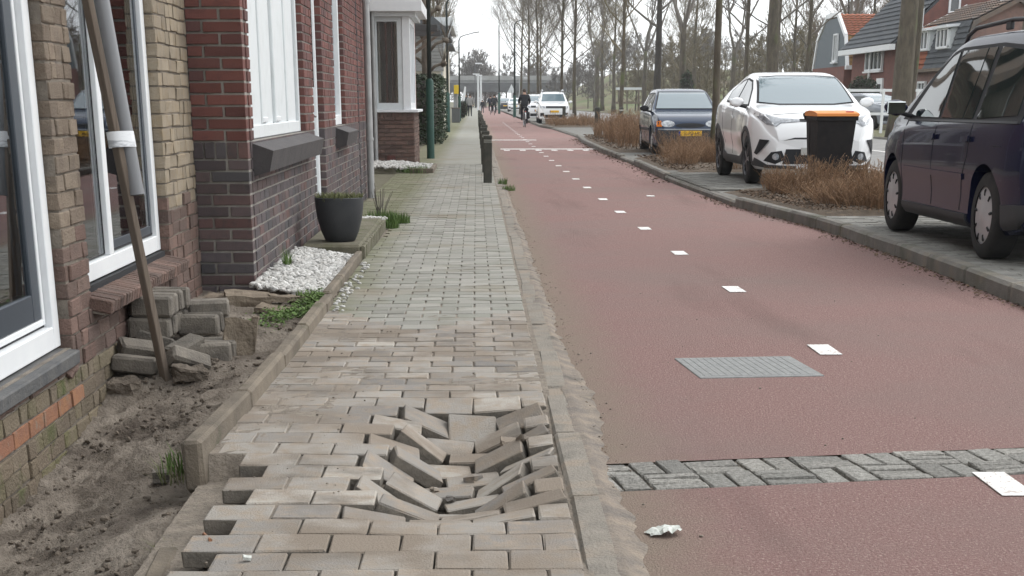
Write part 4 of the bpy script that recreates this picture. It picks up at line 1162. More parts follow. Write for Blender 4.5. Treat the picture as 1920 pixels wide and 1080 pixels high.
for k, (x, y, lab) in enumerate(((-1.38, 4.05, 'pale broken twig lying in the soil in the near corner'), (-1.46, 4.18, 'second pale twig lying across the near soil'))):
    o = MB().tube([(x, y, soil_h(x, y) + .012), (x + .08, y + .05, soil_h(x + .08, y + .05) + .02), (x + .15, y + .02 + .06 * k, soil_h(x + .15, y + .02) + .015)], [.005, .006, .003], 6).build('twig', M['bark_pale']); tag(o, lab, 'twig')
# ============================================================ CARS
def pchip(pts):
    xs = [p[0] for p in pts]; ys = [p[1] for p in pts]; n = len(xs)
    h = [xs[i + 1] - xs[i] for i in range(n - 1)]; d = [(ys[i + 1] - ys[i]) / h[i] for i in range(n - 1)]
    m = [d[0]] + [0 if d[i - 1] * d[i] <= 0 else 2 * d[i - 1] * d[i] / (d[i - 1] + d[i]) for i in range(1, n - 1)] + [d[-1]]
    def f(x):
        if x <= xs[0]: return ys[0]
        if x >= xs[-1]: return ys[-1]
        i = 0
        while x > xs[i + 1]: i += 1
        t = (x - xs[i]) / h[i]; t2, t3 = t * t, t * t * t
        return ys[i] * (2 * t3 - 3 * t2 + 1) + h[i] * m[i] * (t3 - 2 * t2 + t) + ys[i + 1] * (-2 * t3 + 3 * t2) + h[i] * m[i + 1] * (t3 - t2)
    return f
class Car:
    def __init__(s, name, label, sp, paint, loc, rz, cat='car'):
        s.root = empty(name, (0, 0, 0)); tag(s.root, label, cat, 'cars parked along the road')
        s.sp = sp; s.build_body(paint); s.root.location = loc; s.root.rotation_euler = (0, 0, rz)
    def build_body(s, paint):
        sp = s.sp; zt, zb, zs, w, wr = (pchip(sp[k]) for k in ('zt', 'zb', 'zs', 'w', 'wr'))
        x0, x1 = sp['zt'][0][0], sp['zt'][-1][0]
        zmax = max(p[1] for p in sp['zt'])
        n = 96; xs = []
        for i in range(n + 1):
            t = i / n; t = t - .10 * math.sin(4 * math.pi * t) / (2) * .5
            xs.append(x0 + (x1 - x0) * t)
        vs = []; secs = []
        for x in xs:
            top, bel, bot, ww, wrr = zt(x), zb(x), zs(x), w(x), wr(x)
            bel = min(bel, top - .03); hh = top - bel; k = sstep(.03, .26, hh)
            kk = min(1, hh / (zmax - bel)); we = ww * .945 * (1 - kk) + min(wrr, ww * .9) * kk
            H = bel - bot
            mid = sp.get('mid', .97)
            c = [(ww * .90, bot), (ww * .965, bot + .10 * H), (ww * mid if k > .5 else ww * .985, bot + .30 * H), (ww, bot + .55 * H), (ww * .995, bot + .78 * H), (ww * .97, bot + .96 * H), (ww * .945, bel + .02 * hh),
                 (ww * .945 + (we - ww * .945) * .47, bel + .42 * hh), (we, bel + .88 * hh), (we * .955, bel + .95 * hh), (we * .82, bel + .978 * hh), (we * .45, bel + .995 * hh), (0, top)]
            fy = pchip([(i, p[0]) for i, p in enumerate(c)]); fz = pchip([(i, p[1]) for i, p in enumerate(c)])
            m = 36; half = [(fy(i * 12 / m), fz(i * 12 / m)) for i in range(m + 1)]
            ring = [(x, y, z) for y, z in half] + [(x, -y, z) for y, z in reversed(half[:-1])]
            secs.append(len(ring)); vs += ring
        q = secs[0]; fs = []
        for i in range(n):
            for k in range(q):
                k2 = (k + 1) % q
                fs.append((i * q + k, i * q + k2, (i + 1) * q + k2, (i + 1) * q + k))
        fs.append(tuple(range(q))); fs.append(tuple(n * q + k for k in range(q - 1, -1, -1)))
        me = MB().add(vs, fs).mesh('body', [paint, M['rubber']], True)
        s.bvh = BVHTree.FromPolygons([v.co.copy() for v in me.vertices], [tuple(p.vertices) for p in me.polygons])
        me.polygons.foreach_set('use_smooth', [True] * len(me.polygons)); me.set_sharp_from_angle(angle=R(35))
        o = bpy.data.objects.new('body', me); link(o, s.root)
        cut = MB()
        for (ax, ra) in sp['arch']:
            for sy in (-1, 1):
                cut.lathe([(ra, -.17), (ra, .17)], 40, (ax, sy * (sp['hw'] - .14), sp['wr_'] + sp.get('archz', .01)), 'Y', 1)
        co = cut.build('cutter', [paint, M['rubber']])
        md = o.modifiers.new('b', 'BOOLEAN'); md.object = co; md.operation = 'DIFFERENCE'; md.solver = 'EXACT'
        dg = bpy.context.evaluated_depsgraph_get()
        ne = bpy.data.meshes.new_from_object(o.evaluated_get(dg), depsgraph=dg)
        o.modifiers.clear(); o.data = ne; bpy.data.objects.remove(co)
        ne.materials.clear(); ne.materials.append(paint); ne.materials.append(M['rubber'])
        s.body = o
    def hit(s, view, a, b):
        if view == 'L': o, d = Vector((a, 3, b)), Vector((0, -1, 0))
        elif view == 'R': o, d = Vector((a, -3, b)), Vector((0, 1, 0))
        elif view == 'F': o, d = Vector((4, a, b)), Vector((-1, 0, 0))
        elif view == 'B': o, d = Vector((-4, a, b)), Vector((1, 0, 0))
        h = s.bvh.ray_cast(o, d)
        if h[0] is None:
            p = s.bvh.find_nearest(o + d * 2.2)[0]
            return {'L': Vector((a, p.y, b)), 'R': Vector((a, p.y, b)), 'F': Vector((p.x, a, b)), 'B': Vector((p.x, a, b))}[view], d
        return h[0], d
    def patch(s, name, poly, view, m, off=.004, res=.06, parent=None, skirt=.012):
        if view == 'LR':
            return [s.patch(name, poly, v, m, off, res, parent, skirt) for v in ('L', 'R')]
        bd = []
        for (a, b) in zip(poly, poly[1:] + poly[:1]):
            L = math.hypot(b[0] - a[0], b[1] - a[1]); k = max(1, int(math.ceil(L / res)))
            for i in range(k): bd.append(Vector((a[0] + (b[0] - a[0]) * i / k, a[1] + (b[1] - a[1]) * i / k)))
        nb = len(bd); pts = list(bd)
        x0, x1 = min(p.x for p in bd), max(p.x for p in bd); y0, y1 = min(p.y for p in bd), max(p.y for p in bd)
        yy = y0 + res / 2
        while yy < y1:
            xx = x0 + res / 2
            while xx < x1:
                P = Vector((xx, yy)); ins = False; j = nb - 1
                for i in range(nb):
                    if ((bd[i].y > yy) != (bd[j].y > yy)) and xx < (bd[j].x - bd[i].x) * (yy - bd[i].y) / (bd[j].y - bd[i].y) + bd[i].x: ins = not ins
                    j = i
                if ins and min((P - c).length for c in bd) > res * .35: pts.append(P)
                xx += res
            yy += res
        r = geometry.delaunay_2d_cdt(pts, [], [list(range(nb))], 1, 1e-6)
        vs = []; d = None
        for p in r[0]:
            h, d = s.hit(view, p.x, p.y); vs.append(h - d * off)
        n = len(vs); fs = [tuple(f) for f in r[2]]
        ec = {}
        for f in fs:
            for i in range(len(f)):
                e = (f[i], f[(i + 1) % len(f)]); ec[tuple(sorted(e))] = ec.get(tuple(sorted(e)), 0) + 1
        low = {}
        for e, c in ec.items():
            if c == 1:
                for i in e:
                    if i not in low: low[i] = len(vs); vs.append(vs[i] + d * skirt)
                fs.append((e[0], e[1], low[e[1]], low[e[0]]))
        me = bpy.data.meshes.new(name); me.from_pydata(vs, [], fs); me.materials.append(m if not isinstance(m, str) else M[m])
        bm = bmesh.new(); bm.from_mesh(me); bmesh.ops.recalc_face_normals(bm, faces=bm.faces)
        # make the face side point outwards
        tot = sum((f.normal.dot(-d) * f.calc_area() for f in bm.faces), 0.0)
        if tot < 0: bmesh.ops.reverse_faces(bm, faces=bm.faces)
        bm.to_mesh(me); bm.free()
        me.polygons.foreach_set('use_smooth', [True] * len(me.polygons)); me.set_sharp_from_angle(angle=R(35))
        return link(bpy.data.objects.new(name, me), parent or s.root)
    def line(s, name, pts, view, m='rubber', wd=.008, off=.0025, parent=None):
        for (a, b) in zip(pts, pts[1:]):
            d = Vector((b[0] - a[0], b[1] - a[1])); L = d.length; n_ = Vector((-d.y, d.x)) / L * wd / 2
            s.patch(name, [(a[0] + n_.x, a[1] + n_.y), (a[0] - n_.x, a[1] - n_.y), (b[0] - n_.x, b[1] - n_.y), (b[0] + n_.x, b[1] + n_.y)], view, m, off, .05, parent, .006)
    def arc(s, ax, r0, r1, view, m, name, a0=-10, a1=190, off=.006):
        z0 = s.sp['wr_'] + s.sp.get('archz', .01)
        outer = [(ax + r1 * math.cos(R(a)), z0 + r1 * math.sin(R(a))) for a in range(a0, a1 + 1, 8)]
        inner = [(ax + r0 * math.cos(R(a)), z0 + r0 * math.sin(R(a))) for a in range(a1, a0 - 1, -8)]
        s.patch(name, outer + inner, view, m, off, .06)
    def wheels(s, style):
        sp = s.sp; r, tw = sp['wr_'], .20
        for ax, _ in sp['arch']:
            for sy in (-1, 1):
                e = empty('wheel', (ax, sy * (sp['hw'] - .035 - tw / 2), r), 0, s.root)
                q = sy * tw / 2
                MB().lathe([(r * .66, -tw / 2), (r * .90, -tw / 2), (r * .98, -tw * .42), (r, -tw * .30), (r, tw * .30), (r * .98, tw * .42), (r * .90, tw / 2), (r * .66, tw / 2)], 40, axis='Y', caps=False).build('tyre', M['tyre'], e, 50)
                if style == 'hub':
                    mb = MB().lathe([(0, q * 1.06), (r * .16, q * 1.05), (r * .22, q * .98), (r * .52, q * 1.0), (r * .68, q * .88), (r * .69, q * .5)], 40, axis='Y', caps=False); mb.build('hubcap', M['hubcap'], e, 30)
                    for k in range(9):
                        t = 2 * math.pi * k / 9 + .2
                        c = Vector((math.cos(t) * r * .53, q * .985, math.sin(t) * r * .53))
                        MB().box(c, (r * .17, .018, r * .075), RY(-t), 0, .008).build('vent_slot', M['rubber'], e)
                else:
                    MB().lathe([(r * .67, q * .75), (r * .72, q * .96), (r * .66, q * .98), (r * .62, q * .5)], 40, axis='Y', caps=False).lathe([(0, q * .30), (r * .64, q * .30)], 30, axis='Y', caps=False).build('rim', M['alloy_dark'], e, 30)
                    mb = MB().lathe([(0, q * .90), (r * .12, q * .88), (r * .16, q * .60)], 20, axis='Y')
                    for k in range(10):
                        t = 2 * math.pi * (k // 2) / 5 + (.16 if k % 2 else -.16)
                        mb.box((math.cos(t) * r * .38, q * .78, math.sin(t) * r * .38), (r * .60, .022, r * .075), RY(-t), 0, .004)
                    mb.build('spokes', M['hubcap'] if style == 'alloy' else M['alloy_dark'], e)
    def mirror(s, x, z, paint, sides=(-1, 1)):
        for sy in sides:
            y = s.hit('L', x, z - .03)[0].y
            e = empty('mirror', (0, 0, 0), 0, s.root)
            mb = MB(); mb.blob((x + .02, sy * (y + .14), z + .05), (.055, .105, .066), 3, .30, 3, freq=.9); mb.build('housing', paint, e, True)
            MB().box((x, sy * (y + .03), z - .01), (.06, .14, .035), RX(sy * .25), 0, .01).build('arm', M['rubber'], e)
            MB().box((x - .040, sy * (y + .15), z + .05), (.014, .165, .105), RZ(sy * .10), 0, .006).build('mirror_glass', M['mirror'], e)
    def plate(s, view, z, text=None, w=.50, h=.11, blue=True, y=0):
        p, d = s.hit(view, y, z); sx = 1 if view == 'F' else -1
        e = empty('number_plate', (p.x + sx * .012, y, z), 0, s.root)
        MB().box((0, 0, 0), (.012, w, h), None, 0, .003).build('plate', M['plate_yellow' if blue else 'plate_pale'], e)
        if blue: MB().box((sx * .007, sx * (-w / 2 + .022), 0), (.004, .042, h - .01)).build('country_band', M['plate_blue'], e)
        if text:
            cu_ = bpy.data.curves.new('plate_text', 'FONT'); cu_.body = text; cu_.size = h * .98; cu_.align_x = 'CENTER'; cu_.align_y = 'CENTER'; cu_.extrude = .001
            cu_.materials.append(M['plate_ink']); tf = bpy.data.objects.new('font', cu_); COL.objects.link(tf); dg = bpy.context.evaluated_depsgraph_get(); tm_ = bpy.data.meshes.new_from_object(tf.evaluated_get(dg), depsgraph=dg); bpy.data.objects.remove(tf); t = bpy.data.objects.new('lettering', tm_); link(t, e)
            t.location = (sx * .0085, .02 * sx, 0); t.rotation_euler = (R(90), 0, R(90) if sx > 0 else R(-90)); t.scale = (.78, 1, 1)

# ---------------- navy people carrier (close, cropped by the frame)
T = dict(hw=.897, wr_=.318, arch=[(1.31, .365), (-1.35, .365)],
    zt=[(-2.20, .62), (-2.185, .98), (-2.08, 1.36), (-1.96, 1.56), (-1.7, 1.625), (-.9, 1.66), (-.1, 1.655), (.30, 1.60), (.75, 1.40), (1.10, 1.20), (1.36, 1.075), (1.7, .985), (2.0, .865), (2.13, .74), (2.19, .60)],
    zb=[(-2.2, 1.02), (-1.2, 1.005), (0, .98), (1.2, .935), (1.8, .84), (2.19, .62)],
    zs=[(-2.2, .42), (-2.0, .26), (-1.7, .20), (1.7, .19), (2.05, .22), (2.19, .36)],
    w=[(-2.20, .66), (-2.15, .76), (-2.0, .845), (-1.6, .885), (-.8, .897), (1.0, .897), (1.6, .87), (1.95, .78), (2.1, .66), (2.19, .50)],
    wr=[(-2.2, .62), (-1.5, .655), (0, .665), (.8, .64), (2.2, .6)])
c = Car('parked_car', 'dark navy people carrier with silver hubcaps and black roof rails parked nearest the camera', T, M['paint_navy'], (4.69, 13.17, .095), R(90))
c.wheels('hub')
c.patch('window_surround', [(1.24, .985), (.70, 1.37), (.32, 1.525), (.1, 1.552), (-.9, 1.558), (-1.58, 1.515), (-1.86, 1.25), (-1.90, .985)], 'LR', 'rubber', .005)
for nm, p in (('side_window', [(1.00, 1.012), (.62, 1.325), (.30, 1.485), (.13, 1.518), (.07, 1.01)]), ('side_window', [(-.01, 1.01), (.05, 1.525), (-.58, 1.53), (-.60, 1.01)]), ('side_window', [(-.63, 1.01), (-.61, 1.53), (-.80, 1.53), (-.86, 1.01)]), ('side_window', [(-.97, 1.01), (-.92, 1.53), (-1.52, 1.485), (-1.76, 1.25), (-1.80, 1.04)])):
    c.patch(nm, p, 'LR', 'car_glass', .012)
c.patch('windscreen', [(-.52, 1.14), (-.48, 1.48), (.48, 1.48), (.52, 1.14)], 'F', 'windscreen', .016, .04)
c.patch('rear_window', [(-.56, 1.10), (-.52, 1.48), (.52, 1.48), (.56, 1.10)], 'B', 'car_glass', .004)
c.patch('tail_light', [(-2.178, .76), (-2.175, .98), (-2.13, 1.10), (-2.085, 1.10), (-2.075, .86), (-2.09, .76)], 'LR', 'lens_red', .006)
for sy in (-1, 1): c.patch('tail_light', [(sy * .60, .76), (sy * .74, .76), (sy * .70, 1.10), (sy * .62, 1.10)], 'B', 'lens_red', .006)
c.patch('headlight', [(1.74, .70), (1.66, .86), (1.98, .80), (2.10, .68)], 'LR', 'lens', .006)
for sy in (-1, 1): c.patch('headlight', [(sy * .42, .62), (sy * .46, .74), (sy * .70, .80), (sy * .72, .66)], 'F', 'lens', .006)
c.patch('sill_trim', [(-.95, .20), (-.95, .30), (.90, .30), (.90, .20)], 'LR', 'trim_dark', .016, .03)
c.patch('rear_bumper_trim', [(-2.17, .40), (-1.95, .26), (-1.78, .24), (-1.74, .42), (-2.17, .44)], 'LR', 'trim_dark', .022, .03, None, .03)
c.patch('door_moulding', [(-.86, .555), (-.86, .60), (.88, .60), (.88, .555)], 'LR', 'paint_navy', .014)
for v in ('L', 'R'):
    c.line('door_seam', [(.95, .32), (.96, .80), (1.04, .98)], v); c.line('door_seam', [(.03, .32), (.03, .98)], v)
    c.line('door_seam', [(-.93, .98), (-.92, .74), (-.80, .52), (-.76, .32)], v)
    c.line('window_trim', [(1.05, .984), (-1.86, .992)], v, 'trim_dark', .016, .008)
    for hx in (.16, -.78): c.patch('door_handle', [(hx, .835), (hx, .875), (hx - .19, .885), (hx - .19, .845)], v, M['paint_navy'], .03)
    c.patch('fuel_flap' if v == 'R' else 'rear_panel_seam', [(-1.50, .82), (-1.50, .825), (-1.66, .825), (-1.66, .82)], v, 'rubber', .003)
for sy in (-1, 1):
    e = empty('roof_rail', (0, 0, 0), 0, c.root)
    MB().tube([(.42, sy * .575, 1.575), (.30, sy * .585, 1.655), (.1, sy * .59, 1.70), (-.8, sy * .59, 1.725), (-1.55, sy * .58, 1.70), (-1.72, sy * .575, 1.62)], .017, 10).build('rail', M['trim_dark'], e, True)
    MB().box((-.72, sy * .588, 1.685), (.12, .03, .06), None, 0, .008).build('rail_foot', M['trim_dark'], e)
c.mirror(.98, 1.03, M['paint_navy'])
c.patch('front_grille', [(-.36, .60), (-.36, .72), (.36, .72), (.36, .60)], 'F', 'trim_dark', .006)
c.plate('B', .78)

# ---------------- white coupe crossover
Hc = dict(hw=.90, wr_=.345, archz=.0, arch=[(1.28, .395), (-1.36, .395)], mid=.955,
    zt=[(-2.18, .70), (-2.15, .98), (-2.0, 1.10), (-1.75, 1.22), (-1.3, 1.40), (-.8, 1.52), (-.25, 1.56), (.15, 1.52), (.6, 1.37), (.95, 1.19), (1.12, 1.10), (1.5, 1.045), (1.85, .985), (2.05, .90), (2.14, .78), (2.18, .62)],
    zb=[(-2.18, 1.02), (-1.4, 1.12), (-.5, 1.07), (.5, 1.02), (1.2, .99), (1.8, .90), (2.18, .62)],
    zs=[(-2.18, .40), (-1.9, .28), (-1.5, .24), (1.5, .22), (1.95, .22), (2.18, .24)],
    w=[(-2.18, .66), (-2.1, .76), (-1.8, .87), (-1.36, .90), (-.7, .875), (.2, .865), (1.28, .898), (1.7, .875), (1.95, .80), (2.1, .70), (2.18, .60)],
    wr=[(-2.18, .50), (-1.3, .53), (-.3, .60), (.5, .61), (1.0, .60), (2.18, .6)])
c = Car('parked_car', 'white crossover with black wheel arches parked facing the camera behind the wheelie bin', Hc, M['paint_white'], (4.80, 24.45, .095), R(-90))
c.wheels('dark')
for v in ('L', 'R'):
    for ax, _ in Hc['arch']: c.arc(ax, .390, .46, v, 'trim_dark', 'arch_trim')
c.patch('sill_trim', [(-.92, .24), (-.92, .42), (-.6, .36), (.6, .36), (.86, .44), (.86, .24)], 'LR', 'trim_dark', .012)
c.patch('window_surround', [(.98, 1.07), (.62, 1.31), (.28, 1.435), (-.2, 1.475), (-.75, 1.44), (-1.22, 1.30), (-1.0, 1.13), (-.2, 1.075)], 'LR', 'rubber', .003)
c.patch('side_window', [(.88, 1.095), (.58, 1.30), (.27, 1.41), (-.12, 1.448), (-.18, 1.10)], 'LR', 'car_glass', .012)
c.patch('side_window', [(-.26, 1.105), (-.21, 1.448), (-.74, 1.41), (-1.10, 1.295), (-.95, 1.155)], 'LR', 'car_glass', .012)
c.patch('windscreen_border', [(-.715, 1.115), (-.60, 1.485), (-.3, 1.505), (.3, 1.505), (.60, 1.485), (.715, 1.115), (.4, 1.085), (-.4, 1.085)], 'F', 'rubber', .010)
c.patch('windscreen', [(-.68, 1.13), (-.575, 1.47), (-.3, 1.49), (.3, 1.49), (.575, 1.47), (.68, 1.13), (.4, 1.105), (-.4, 1.105)], 'F', 'windscreen', .030, .04)
for sy in (-1, 1):
    c.patch('headlight', [(sy * .85, .985), (sy * .80, .90), (sy * .72, .825), (sy * .60, .80), (sy * .53, .845), (sy * .27, .865), (sy * .27, .895), (sy * .56, .925), (sy * .72, .965)], 'F', 'lens_dark', .007, .04)
    c.patch('daytime_strip', [(sy * .83, .95), (sy * .79, .895), (sy * .72, .835), (sy * .61, .81), (sy * .545, .85), (sy * .28, .872), (sy * .28, .88), (sy * .555, .862), (sy * .62, .828), (sy * .71, .85), (sy * .775, .905)], 'F', 'lens', .010, .04)
    c.patch('bumper_vent', [(sy * .80, .63), (sy * .69, .62), (sy * .82, .42), (sy * .845, .44)], 'F', 'rubber', .03, .03, None, .03)
    c.patch('fog_recess', [(sy * .46, .36), (sy * .52, .48), (sy * .66, .46), (sy * .74, .34), (sy * .60, .30)], 'F', 'rubber', .007, .04)
    fg = [(sy * (.60 + .045 * math.cos(k * math.pi / 8)), .40 + .045 * math.sin(k * math.pi / 8)) for k in range(16)]
    c.patch('fog_light', fg, 'F', 'lens', .016, .03)
    c.patch('lower_bumper', [(sy * .84, .38), (sy * .70, .29), (sy * .3, .275), (sy * .3, .235), (sy * .70, .24), (sy * .85, .27)], 'F', 'trim_dark', .03, .03, None, .03)
c.patch('grille_bar', [(-.27, .865), (-.27, .905), (.27, .905), (.27, .865)], 'F', 'rubber', .006, .05)
c.patch('upper_slot', [(-.50, .615), (-.34, .655), (.34, .655), (.50, .615), (.34, .635), (-.34, .635)], 'F', 'rubber', .007, .05)
c.patch('lower_grille', [(-.50, .30), (-.46, .50), (.46, .50), (.50, .30)], 'F', 'rubber', .006, .05)
c.patch('bonnet_seam', [(-.62, .955), (-.62, .962), (-.2, .985), (.2, .985), (.62, .962), (.62, .955), (.2, .978), (-.2, .978)], 'F', 'rubber', .003, .05)
for v in ('L', 'R'):
    c.line('door_seam', [(.86, .42), (.90, .80), (.99, 1.05)], v); c.line('door_seam', [(-.17, .38), (-.20, 1.08)], v); c.line('door_seam', [(-.80, .52), (-.98, .80), (-1.02, 1.10)], v)
    c.patch('door_handle', [(-.02, .89), (-.02, .925), (-.17, .935), (-.17, .90)], v, M['paint_white'], .028)
c.mirror(.80, 1.07, M['paint_white'])
c.plate('F', .47, None, .50, .10, False)
MB().tube([(-.7, 0, 1.52), (-.82, 0, 1.60)], [.03, .012], 6).build('antenna', M['paint_white'], c.root)

# ---------------- dark blue hatchback
Fo = dict(hw=.815, wr_=.285, arch=[(1.16, .335), (-1.29, .335)],
    zt=[(-1.92, .62), (-1.90, .92), (-1.74, 1.18), (-1.58, 1.33), (-1.2, 1.40), (-.5, 1.42), (-.05, 1.40), (.25, 1.32), (.62, 1.10), (.88, .945), (1.2, .90), (1.6, .83), (1.82, .72), (1.90, .60), (1.92, .52)],
    zb=[(-1.92, .90), (-1, .92), (0, .90), (1, .865), (1.92, .56)], zs=[(-1.92, .40), (-1.7, .22), (1.6, .18), (1.92, .26)],
    w=[(-1.92, .66), (-1.8, .76), (-1.3, .81), (1.1, .815), (1.5, .80), (1.75, .76), (1.86, .70), (1.92, .60)],
    wr=[(-1.92, .52), (-1, .575), (.3, .58), (1.9, .56)])
c = Car('parked_car', 'old dark blue hatchback with orange indicators and a yellow number plate behind a thin tree', Fo, M['paint_blue'], (4.78, 37.6, .095), R(-90))
c.wheels('hub')
c.patch('window_surround', [(.78, .915), (.35, 1.235), (.10, 1.325), (-1.30, 1.315), (-1.62, 1.0), (-1.5, .925)], 'LR', 'rubber', .003)
for p in ([(.66, .94), (.33, 1.21), (.10, 1.295), (-.18, 1.30), (-.20, .94)], [(-.26, .94), (-.24, 1.30), (-.95, 1.295), (-.98, .94)], [(-1.04, .94), (-1.01, 1.29), (-1.25, 1.28), (-1.48, 1.02), (-1.45, .95)]): c.patch('side_window', p, 'LR', 'car_glass', .012)
c.patch('windscreen_border', [(-.68, .965), (-.555, 1.35), (.555, 1.35), (.68, .965)], 'F', 'rubber', .010)
c.patch('windscreen', [(-.655, .985), (-.535, 1.33), (.535, 1.33), (.655, .985)], 'F', 'windscreen', .030, .04)
for (a, b) in ((.58, .10), (.02, -.5)): c.line('wiper', [(a, .995), (b, 1.015)], 'F', 'rubber', .03, .016)
for sy in (-1, 1):
    el = [(sy * (.50 + .155 * math.cos(t * math.pi / 10)), .655 + .075 * math.sin(t * math.pi / 10) * (1 if t < 10 else .85)) for t in range(20)]
    c.patch('headlight', el, 'F', 'lens', .008, .04)
    c.patch('indicator', [(sy * .63, .60), (sy * .65, .725), (sy * .73, .715), (sy * .74, .60)], 'F', 'lens_orange', .010, .04)
gp = [(.33 * math.cos(t * math.pi / 12), .625 + .05 * math.sin(t * math.pi / 12)) for t in range(24)]
c.patch('front_grille', gp, 'F', 'rubber', .007, .05)
c.patch('bumper_trim', [(-.72, .53), (-.72, .555), (.72, .555), (.72, .53)], 'F', 'paint_grey', .012, .06)
c.patch('lower_bumper', [(-.72, .26), (-.74, .52), (.74, .52), (.72, .26)], 'F', 'trim_dark', .008, .06)
c.plate('F', .455, 'SL-PD-64', .52, .115)
for v in ('L', 'R'):
    c.line('door_seam', [(.72, .30), (.74, .92)], v); c.line('door_seam', [(-.22, .30), (-.23, .92)], v)
    c.patch('door_moulding', [(-.98, .50), (-.98, .56), (.80, .56), (.80, .50)], v, 'trim_dark', .012)
c.mirror(.62, .93, M['rubber'])
MB().tube([(-.35, -.35, 1.40), (-.75, -.35, 1.86)], [.006, .003], 5).build('antenna', M['rubber'], c.root)

# ---------------- further cars
def simple_car(label, paint, loc, rz, tall=1.0, front=True, plate=True):
    S = dict(Hc); S['hw'] = .87
    S['zt'] = [(-2.15, .70), (-2.13, 1.0), (-2.02, 1.35), (-1.85, 1.56 * tall), (-1.2, 1.64 * tall), (-.3, 1.64 * tall), (.15, 1.58 * tall), (.6, 1.36), (.95, 1.16), (1.15, 1.09), (1.7, 1.03), (2.0, .94), (2.1, .80), (2.15, .6)]
    S['wr'] = [(-2.15, .58), (-1.3, .62), (.5, .62), (2.15, .6)]
    S['w'] = [(-2.15, .68), (-2.0, .82), (-1.4, .87), (1.4, .87), (1.8, .84), (2.05, .74), (2.15, .62)]
    S['zb'] = [(-2.15, 1.02), (0, 1.0), (1.2, .97), (1.8, .90), (2.15, .62)]
    c = Car('parked_car', label, S, paint, loc, rz)
    c.wheels('dark')
    c.patch('side_window', [(.92, 1.04), (.55, 1.33), (.2, 1.50 * tall), (-1.5, 1.50 * tall), (-1.75, 1.06)], 'LR', 'car_glass', .004)
    c.patch('windscreen', [(-.66, 1.14), (-.56, 1.53 * tall), (.56, 1.53 * tall), (.66, 1.14)], 'F', 'windscreen', .016, .04)
    c.patch('rear_window', [(-.56, 1.10), (-.52, 1.45 * tall), (.52, 1.45 * tall), (.56, 1.10)], 'B', 'car_glass', .004)
    for sy in (-1, 1):
        c.patch('headlight', [(sy * .48, .78), (sy * .50, .88), (sy * .78, .92), (sy * .78, .78)], 'F', 'lens', .008)
        c.patch('tail_light', [(sy * .62, .85), (sy * .76, .85), (sy * .72, 1.15), (sy * .64, 1.15)], 'B', 'lens_red', .006)
        c.patch('fog_recess', [(sy * .52, .36), (sy * .56, .55), (sy * .76, .55), (sy * .76, .36)], 'F', 'rubber', .006)
    c.patch('front_grille', [(-.46, .78), (-.46, .90), (.46, .90), (.46, .78)], 'F', 'trim_dark', .006)
    c.patch('lower_grille', [(-.5, .30), (-.5, .46), (.5, .46), (.5, .30)], 'F', 'rubber', .006)
    if plate: c.plate('F', .62)
    c.mirror(.82, 1.06, paint)
    return c
c = simple_car('white off-roader with roof bars parked far ahead beside the cyclist', M['paint_white'], (4.22, 89, .09), R(-90))
for sy in (-1, 1): MB().tube([(.3, sy * .56, 1.66), (-.2, sy * .57, 1.74), (-1.5, sy * .57, 1.72), (-1.7, sy * .56, 1.62)], .03, 8).build('roof_rail', M['hubcap'], c.root)
simple_car('white estate car partly hidden behind the off-roader', M['paint_white'], (3.72, 98, .09), R(-90), .95)
simple_car('white hatchback parked far ahead left of the cyclist', M['paint_white'], (4.55, 190, .09), R(-90), .92)
simple_car('dark car parked beyond the far white hatchback', M['paint_black'], (3.6, 205, .09), R(-90), .95)
simple_car('grey car parked on the drive before the brick houses', M['paint_grey'], (17.6, 71, .07), R(-70), .92)
# ============================================================ TREES
def limb(mb, q, p, d, L, r, lev, mx, up, kids, m=0, thin=1.0):
    n = 4 if lev < 2 else (3 if lev == 2 else 2)
    pts = [p.copy()]; rad = [r]
    dd = d.normalized(); st = L / n
    for i in range(n):
        dd = (dd + Vector((q.gauss(0, .16), q.gauss(0, .16), q.gauss(0, .10) + up * (.16 if lev < 2 else .10)))).normalized()
        pts.append(pts[-1] + dd * st); rad.append(r * (1 - .78 * (i + 1) / n))
    rad = [max(t, .0035 * thin) for t in rad]
    mb.tube(pts, rad, 6 if r > .05 else (5 if r > .02 else 3), m, caps=False)
    if lev >= mx: return
    k = kids[lev]
    for j in range(k):
        t = q.uniform(.22, 1.0) if lev else q.uniform(.28, 1.0)
        i = min(int(t * n), n - 1); pp = pts[i].lerp(pts[i + 1], t * n - i)
        base = (pts[i + 1] - pts[i]).normalized()
        a = q.uniform(0, 6.283); o = base.orthogonal().normalized(); o2 = base.cross(o)
        out = o * math.cos(a) + o2 * math.sin(a)
        nd = (base * q.uniform(.55, 1.0) + out * q.uniform(.45, .9) + Vector((0, 0, .15 * up))).normalized()
        limb(mb, q, pp, nd, L * q.uniform(.42, .68) * (1.15 - .4 * t), max(rad[i] * .58, .004 * thin), lev + 1, mx, up, kids, m, thin)
